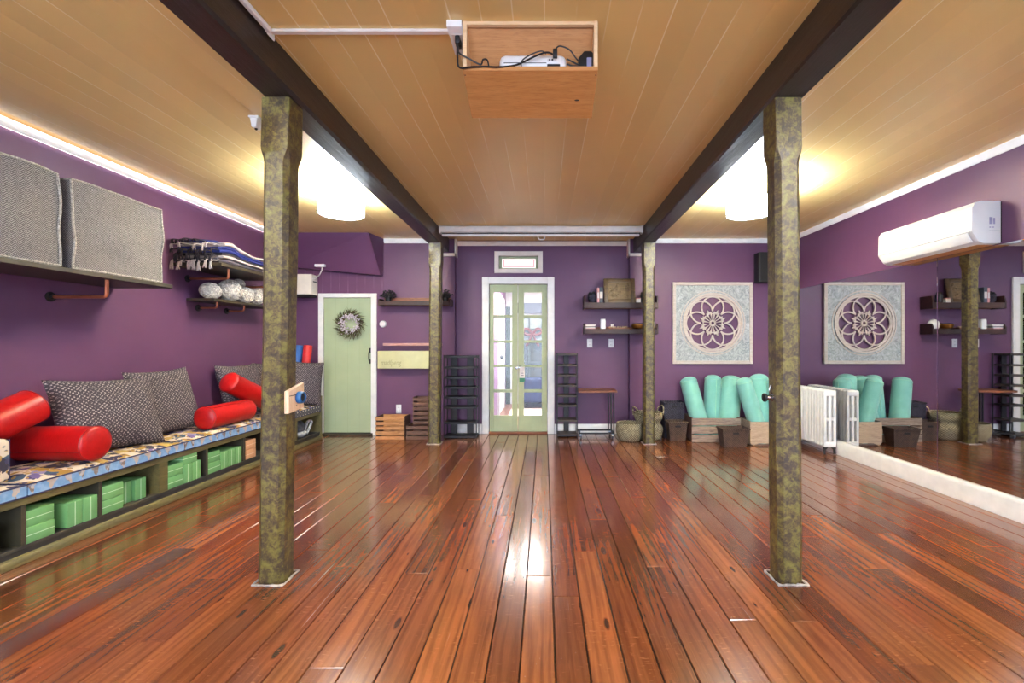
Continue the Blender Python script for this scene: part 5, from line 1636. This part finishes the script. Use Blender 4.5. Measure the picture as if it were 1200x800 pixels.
def rect_basket(name, label, x0, x1, y0, y1, h, mat, taper, group):
    t = thing(name, label, 'basket', ((x0 + x1) / 2, (y0 + y1) / 2, 0), group=group)
    th = 0.014
    def ring(e, z): return [(x0 - e, y0 - e, z), (x1 + e, y0 - e, z), (x1 + e, y1 + e, z), (x0 - e, y1 + e, z)]
    mb = MB()
    L = [ring(-taper, 0.001), ring(0, h), ring(-th, h), ring(-taper - th, 0.015)]
    V = [[mb.bm.verts.new(p) for p in q] for q in L]
    for A, B in zip(V, V[1:]):
        for k in range(4): mb.bm.faces.new((A[k], A[(k + 1) % 4], B[(k + 1) % 4], B[k]))
    mb.bm.faces.new(V[0][::-1]); mb.bm.faces.new(V[-1])
    mb.build('body', M[mat], t, 30)
    pts = [(x0, y0, h), (x1, y0, h), (x1, y1, h), (x0, y1, h)]
    MB().tube(pts, 0.012, 8, True).build('rim', M[mat], t)
    mb = MB()
    mb.box((x0 + x1) / 2 - 0.035, (x0 + x1) / 2 + 0.035, y0 - 0.003 + taper * 0.12, y0 + 0.02, h - 0.06, h - 0.035, 0.004, 1)
    mb.build('hand_hole', M['slot'], t)
    return t


GB = 'dark rectangular baskets by the bolster crates'
rect_basket('storage_bin', 'tall navy-black woven storage bin against the wall behind the baskets', 1.56, 1.83, 5.93, 6.105, 0.455, 'navy_weave', 0.01, GB)
rect_basket('rush_basket', 'dark brown rush basket between the far post and the bolster crate', 1.565, 1.80, 5.72, 5.90, 0.235, 'rush', 0.022, GB)
rect_basket('rush_basket', 'dark brown rush basket on the floor in front of the bolster crate', 2.10, 2.42, 5.36, 5.55, 0.215, 'rush', 0.03, GB)

# ---- crates with the mint bolsters
crate('bolster_crate', 'weathered slatted crate holding mint bolsters beside the rush baskets', 1.835, 2.445, 5.66, 6.08, 0.0, 0.30, 'crate_grey', 3, 'crate_dark', 'weathered crates of bolsters', 0.014)
crate('bolster_crate', 'weathered crate with a plain board front holding mint bolsters by the radiator', 2.475, 2.98, 5.47, 5.86, 0.0, 0.285, 'crate_grey', 3, 'crate_grey', 'weathered crates of bolsters', 0.014, True)
GM = 'mint green bolsters standing in the crates'
def mint(pxt, pyt, pxb, Yt, Yb, r, label, z0=0.03, roll=0.0):
    p1 = Vector((fx(pxt, Yt), Yt, fz(pyt, Yt) - 0.02))
    pb_ = Vector((fx(pxb, Yb), Yb, fz(488, Yb)))
    d = (pb_ - p1); p0 = p1 + d * ((p1.z - z0) / (p1.z - pb_.z))
    return bolster('mint_bolster', label, p0, p1, r, 'mint', 'mint_pipe', GM, roll, 1.0)


mint(806.5, 445, 818, 5.93, 5.85, 0.108, 'mint green bolster leaning over the slatted crate end beside the baskets', 0.054, R(250))
mint(835.5, 442.5, 834, 5.99, 5.965, 0.105, 'mint green bolster, second along in the slatted crate', 0.054, R(140))
mint(857.5, 443.5, 854.5, 5.95, 5.865, 0.122, 'fat mint green bolster, third along in the slatted crate', 0.056, R(30))
mint(871.5, 446, 884, 5.62, 5.60, 0.095, 'slim mint green bolster leaning at the joint of the two crates', 0.05, R(215))
mint(889, 441.5, 892.5, 5.76, 5.735, 0.108, 'mint green bolster standing in the board-fronted crate', 0.054, R(100))
mint(908, 446, 912.5, 5.63, 5.60, 0.10, 'mint green bolster in the board-fronted crate, nearest the radiator', 0.054, R(100))

# ---- carved plaque
a, b = fx(788.5, 6.085), fx(882.5, 6.085)
z0, z1 = fz(426.3, 6.085), fz(330.5, 6.085)
cx, cz = (a + b) / 2, (z0 + z1) / 2
t = thing('carved_plaque', 'square pale carved wall plaque with a pierced flower medallion', 'wall art', (cx, YB, cz))
yf = 6.085
mb = MB()
fw = 0.043
for q in ((a, a + fw, z0, z1), (b - fw, b, z0, z1), (a + fw, b - fw, z0, z0 + fw), (a + fw, b - fw, z1 - fw, z1)):
    mb.box(q[0], q[1], yf, YB - 0.001, q[2], q[3], 0.004, 1)
mb.build('frame', M['whitewash'], t)
# panel with a round hole
RO = 0.395
mb = MB(); n = 64
hs = (b - a) / 2 - fw + 0.02; hv = (z1 - z0) / 2 - fw + 0.02
rings = []
for y in (yf + 0.012, YB - 0.012):
    inn, out = [], []
    for k in range(n):
        an = 2 * PI * (k + 0.5) / n
        c, s = math.cos(an), math.sin(an)
        m = max(abs(c) / hs, abs(s) / hv)
        inn.append(mb.bm.verts.new((cx + RO * c, y, cz + RO * s)))
        out.append(mb.bm.verts.new((cx + c / m, y, cz + s / m)))
    rings.append((inn, out))
for inn, out in rings:
    for k in range(n): mb.bm.faces.new((inn[k], inn[(k + 1) % n], out[(k + 1) % n], out[k]))
for k in range(n):
    mb.bm.faces.new((rings[0][0][k], rings[0][0][(k + 1) % n], rings[1][0][(k + 1) % n], rings[1][0][k]))
mb.build('carved_panel', M['carved'], t, 30)
mb = MB()
def circ(r, c=(0, 0), n=64): return [(cx + c[0] + r * math.cos(2 * PI * k / n), cz + c[1] + r * math.sin(2 * PI * k / n)) for k in range(n)]
mb.ribbon(circ(0.392), 0.024, yf - 0.004, YB - 0.02, True)
mb.ribbon(circ(0.366), 0.022, yf + 0.006, YB - 0.02, True)
mb.ribbon(circ(0.43), 0.012, yf + 0.006, YB - 0.03, True)
mb.build('ring_moulding', M['whitewash'], t, 40)
mb = MB()
for k in range(8):
    an = 2 * PI * k / 8 + PI / 2
    c0 = (0.207 * math.cos(an), 0.207 * math.sin(an))
    pts = []
    for q in range(73):
        a2 = an + PI + 2 * PI * q / 72
        p = (c0[0] + 0.147 * math.cos(a2), c0[1] + 0.147 * math.sin(a2))
        if math.hypot(*p) > 0.158: pts.append((cx + p[0], cz + p[1]))
    mb.ribbon(pts, 0.019, yf + 0.008 + 0.0004 * k, YB - 0.022)
mb.build('petal_rings', M['whitewash'], t, 40)
mb = MB()
for k in range(16):
    an = 2 * PI * k / 16 + PI / 16
    pr = [(0.028, 0.005), (0.07, 0.006), (0.095, 0.012), (0.115, 0.020), (0.135, 0.020), (0.158, 0.006)]
    c, s = math.cos(an), math.sin(an)
    L_ = [(cx + r * c - w / 2 * s, cz + r * s + w / 2 * c) for r, w in pr]
    R_ = [(cx + r * c + w / 2 * s, cz + r * s - w / 2 * c) for r, w in pr[::-1]]
    mb.prism(L_ + R_, 'y', yf + 0.004, YB - 0.022)
for k in range(8):
    an = 2 * PI * k / 8 + PI / 8
    c, s = math.cos(an), math.sin(an)
    mb.prism([(cx + 0.188 * c, cz + 0.188 * s), (cx + 0.142 * c - 0.018 * s, cz + 0.142 * s + 0.018 * c), (cx + 0.128 * c, cz + 0.128 * s), (cx + 0.142 * c + 0.018 * s, cz + 0.142 * s - 0.018 * c)], 'y', yf + 0.0035, YB - 0.023)
mb.ribbon(circ(0.03, n=32), 0.018, yf + 0.003, YB - 0.022, True)
mb.ribbon(circ(0.128, n=48), 0.012, yf + 0.0045, YB - 0.0225, True)
mb.build('star_rosette', M['whitewash'], t, 40)

# ---- wall speaker
x0, x1 = fx(889.5, 5.95), fx(889.5, 5.95) + 0.19
z0, z1 = fz(330, 5.95), fz(295, 5.95)
t = thing('wall_speaker', 'black loudspeaker mounted high on the back wall behind the near post', 'speaker', ((x0 + x1) / 2, 6.04, z0))
MB().box(x0, x1, 5.95, 6.10, z0, z1, 0.008, 2).build('cabinet', M['black'], t)
MB().box(x0 + 0.012, x1 - 0.012, 5.942, 5.952, z0 + 0.012, z1 - 0.012, 0.004, 1).build('grille', M['slot'], t)
MB().box((x0 + x1) / 2 - 0.03, (x0 + x1) / 2 + 0.03, 6.10, YB - 0.0005, (z0 + z1) / 2 - 0.05, (z0 + z1) / 2 + 0.05).build('bracket', M['black'], t)

# ---- radiator in front of the mirror
t = thing('radiator', 'white cast iron radiator standing in front of the mirror', 'radiator', (3.17, 5.4, 0))
ra, rb, y0r, ns, pt = 3.075, 3.212, 5.02, 14, 0.055
for k in range(ns):
    yy = y0r + pt * k
    mb = MB(); e = 0.021
    xs = [ra + 0.016, (ra + rb) / 2, rb - 0.016]
    for xx in xs: mb.box(xx - 0.0155, xx + 0.0155, yy - e, yy + e, 0.09, 0.705, 0.010, 3)
    mb.box(ra, rb, yy - e - 0.004, yy + e + 0.004, 0.645, 0.712, 0.016, 3)
    mb.box(ra, rb, yy - e - 0.004, yy + e + 0.004, 0.085, 0.15, 0.016, 3)
    mb.box(ra + 0.006, rb - 0.006, yy - e * 0.8, yy + e * 0.8, 0.375, 0.41, 0.006, 2)
    if 0 < k < ns - 1:
        pass
    mb.build('section', M['radiator'], t, 40)
for yy in (y0r, y0r + pt * (ns - 1)):
    mb = MB()
    for xx in (ra + 0.016, rb - 0.016):
        mb.tube(bez([(xx, yy, 0.1), (xx, yy, 0.06), (xx - 0.006 if xx < 3.16 else xx + 0.004, yy, 0.012)], 5), [0.016] * 5 + [0.012] * 5 + [0.018], 8)
    mb.tube(bez([(ra + 0.02, yy, 0.06), ((ra + rb) / 2, yy, 0.095), (rb - 0.02, yy, 0.06)], 6), 0.008, 6)
    mb.build('foot', M['iron'], t)

# ---- air conditioner
y0, y1 = 3.262, 4.18
xw = XR - 0.001
t = thing('air_conditioner', 'white wall-mounted air conditioner above the mirror', 'air conditioner', (3.18, 3.72, 1.95))
zb, zt_ = 1.938, 2.245
body = [(xw, zt_), (xw - 0.14, zt_), (xw - 0.185, zt_ - 0.012), (xw - 0.208, zt_ - 0.05), (xw - 0.212, zb + 0.085), (xw - 0.200, zb + 0.072), (xw - 0.165, zb + 0.018), (xw - 0.13, zb), (xw, zb)]
MB().prism(body, 'y', y0, y1, 0.006, 2).build('casing', M['ac_white'], t)
MB().prism([(xw - 0.2125, zb + 0.082), (xw - 0.2165, zb + 0.072), (xw - 0.180, zb + 0.012), (xw - 0.172, zb + 0.016)], 'y', y0 + 0.03, y1 - 0.03, 0.002, 1).build('air_flap', M['ac_white'], t)
MB().prism([(xw - 0.2128, zb + 0.0865), (xw - 0.2134, zb + 0.0845), (xw - 0.2095, zb + 0.0845)], 'y', y0 + 0.01, y1 - 0.01).build('panel_seam', M['book_grey'], t)
MB().box(xw - 0.12, xw - 0.01, y0 + 0.05, y1 - 0.05, zb - 0.004, zb + 0.001).build('underside_shading', M['pine'], t)  # pine brown stands in for floor light bounced onto white plastic
mb = MB()
for i, (dx, dz, w, h) in enumerate(((-0.085, 0.138, 0.022, 0.05), (-0.058, 0.138, 0.014, 0.044), (-0.085, 0.112, 0.012, 0.008), (-0.066, 0.112, 0.014, 0.008))):
    mb.box(xw + dx, xw + dx + w, y0 - 0.0008, y0 + 0.001, zb + dz, zb + dz + h)
mb.build('label_print', M['sticker'], t)
MB().box(xw - 0.088, xw - 0.006, y0 - 0.0008, y0 + 0.001, zb + 0.088, zb + 0.0915).build('side_seam', M['book_grey'], t)
MB().box(xw - 0.0, xw + 0.0009, y0 - 0.003, y1, zb + 0.01, zt_ - 0.01).build('back_plate', M['slot'], t)

# ------------------------------------------------------------------ light
w = bpy.data.worlds.new('World'); SC.world = w; w.use_nodes = True
w.node_tree.nodes['Background'].inputs[0].default_value = lin((206, 224, 250))
w.node_tree.nodes['Background'].inputs[1].default_value = 1.8

vs = SC.view_settings
vs.view_transform = 'Standard'; vs.look = 'None'; vs.gamma = 1.0
vs.use_curve_mapping = False
vs.exposure = 2.08
SC.display_settings.display_device = 'sRGB'
SC.cycles.max_bounces = 8
SC.cycles.diffuse_bounces = 5
SC.cycles.glossy_bounces = 5
SC.cycles.sample_clamp_indirect = 6
SC.cycles.use_denoising = True
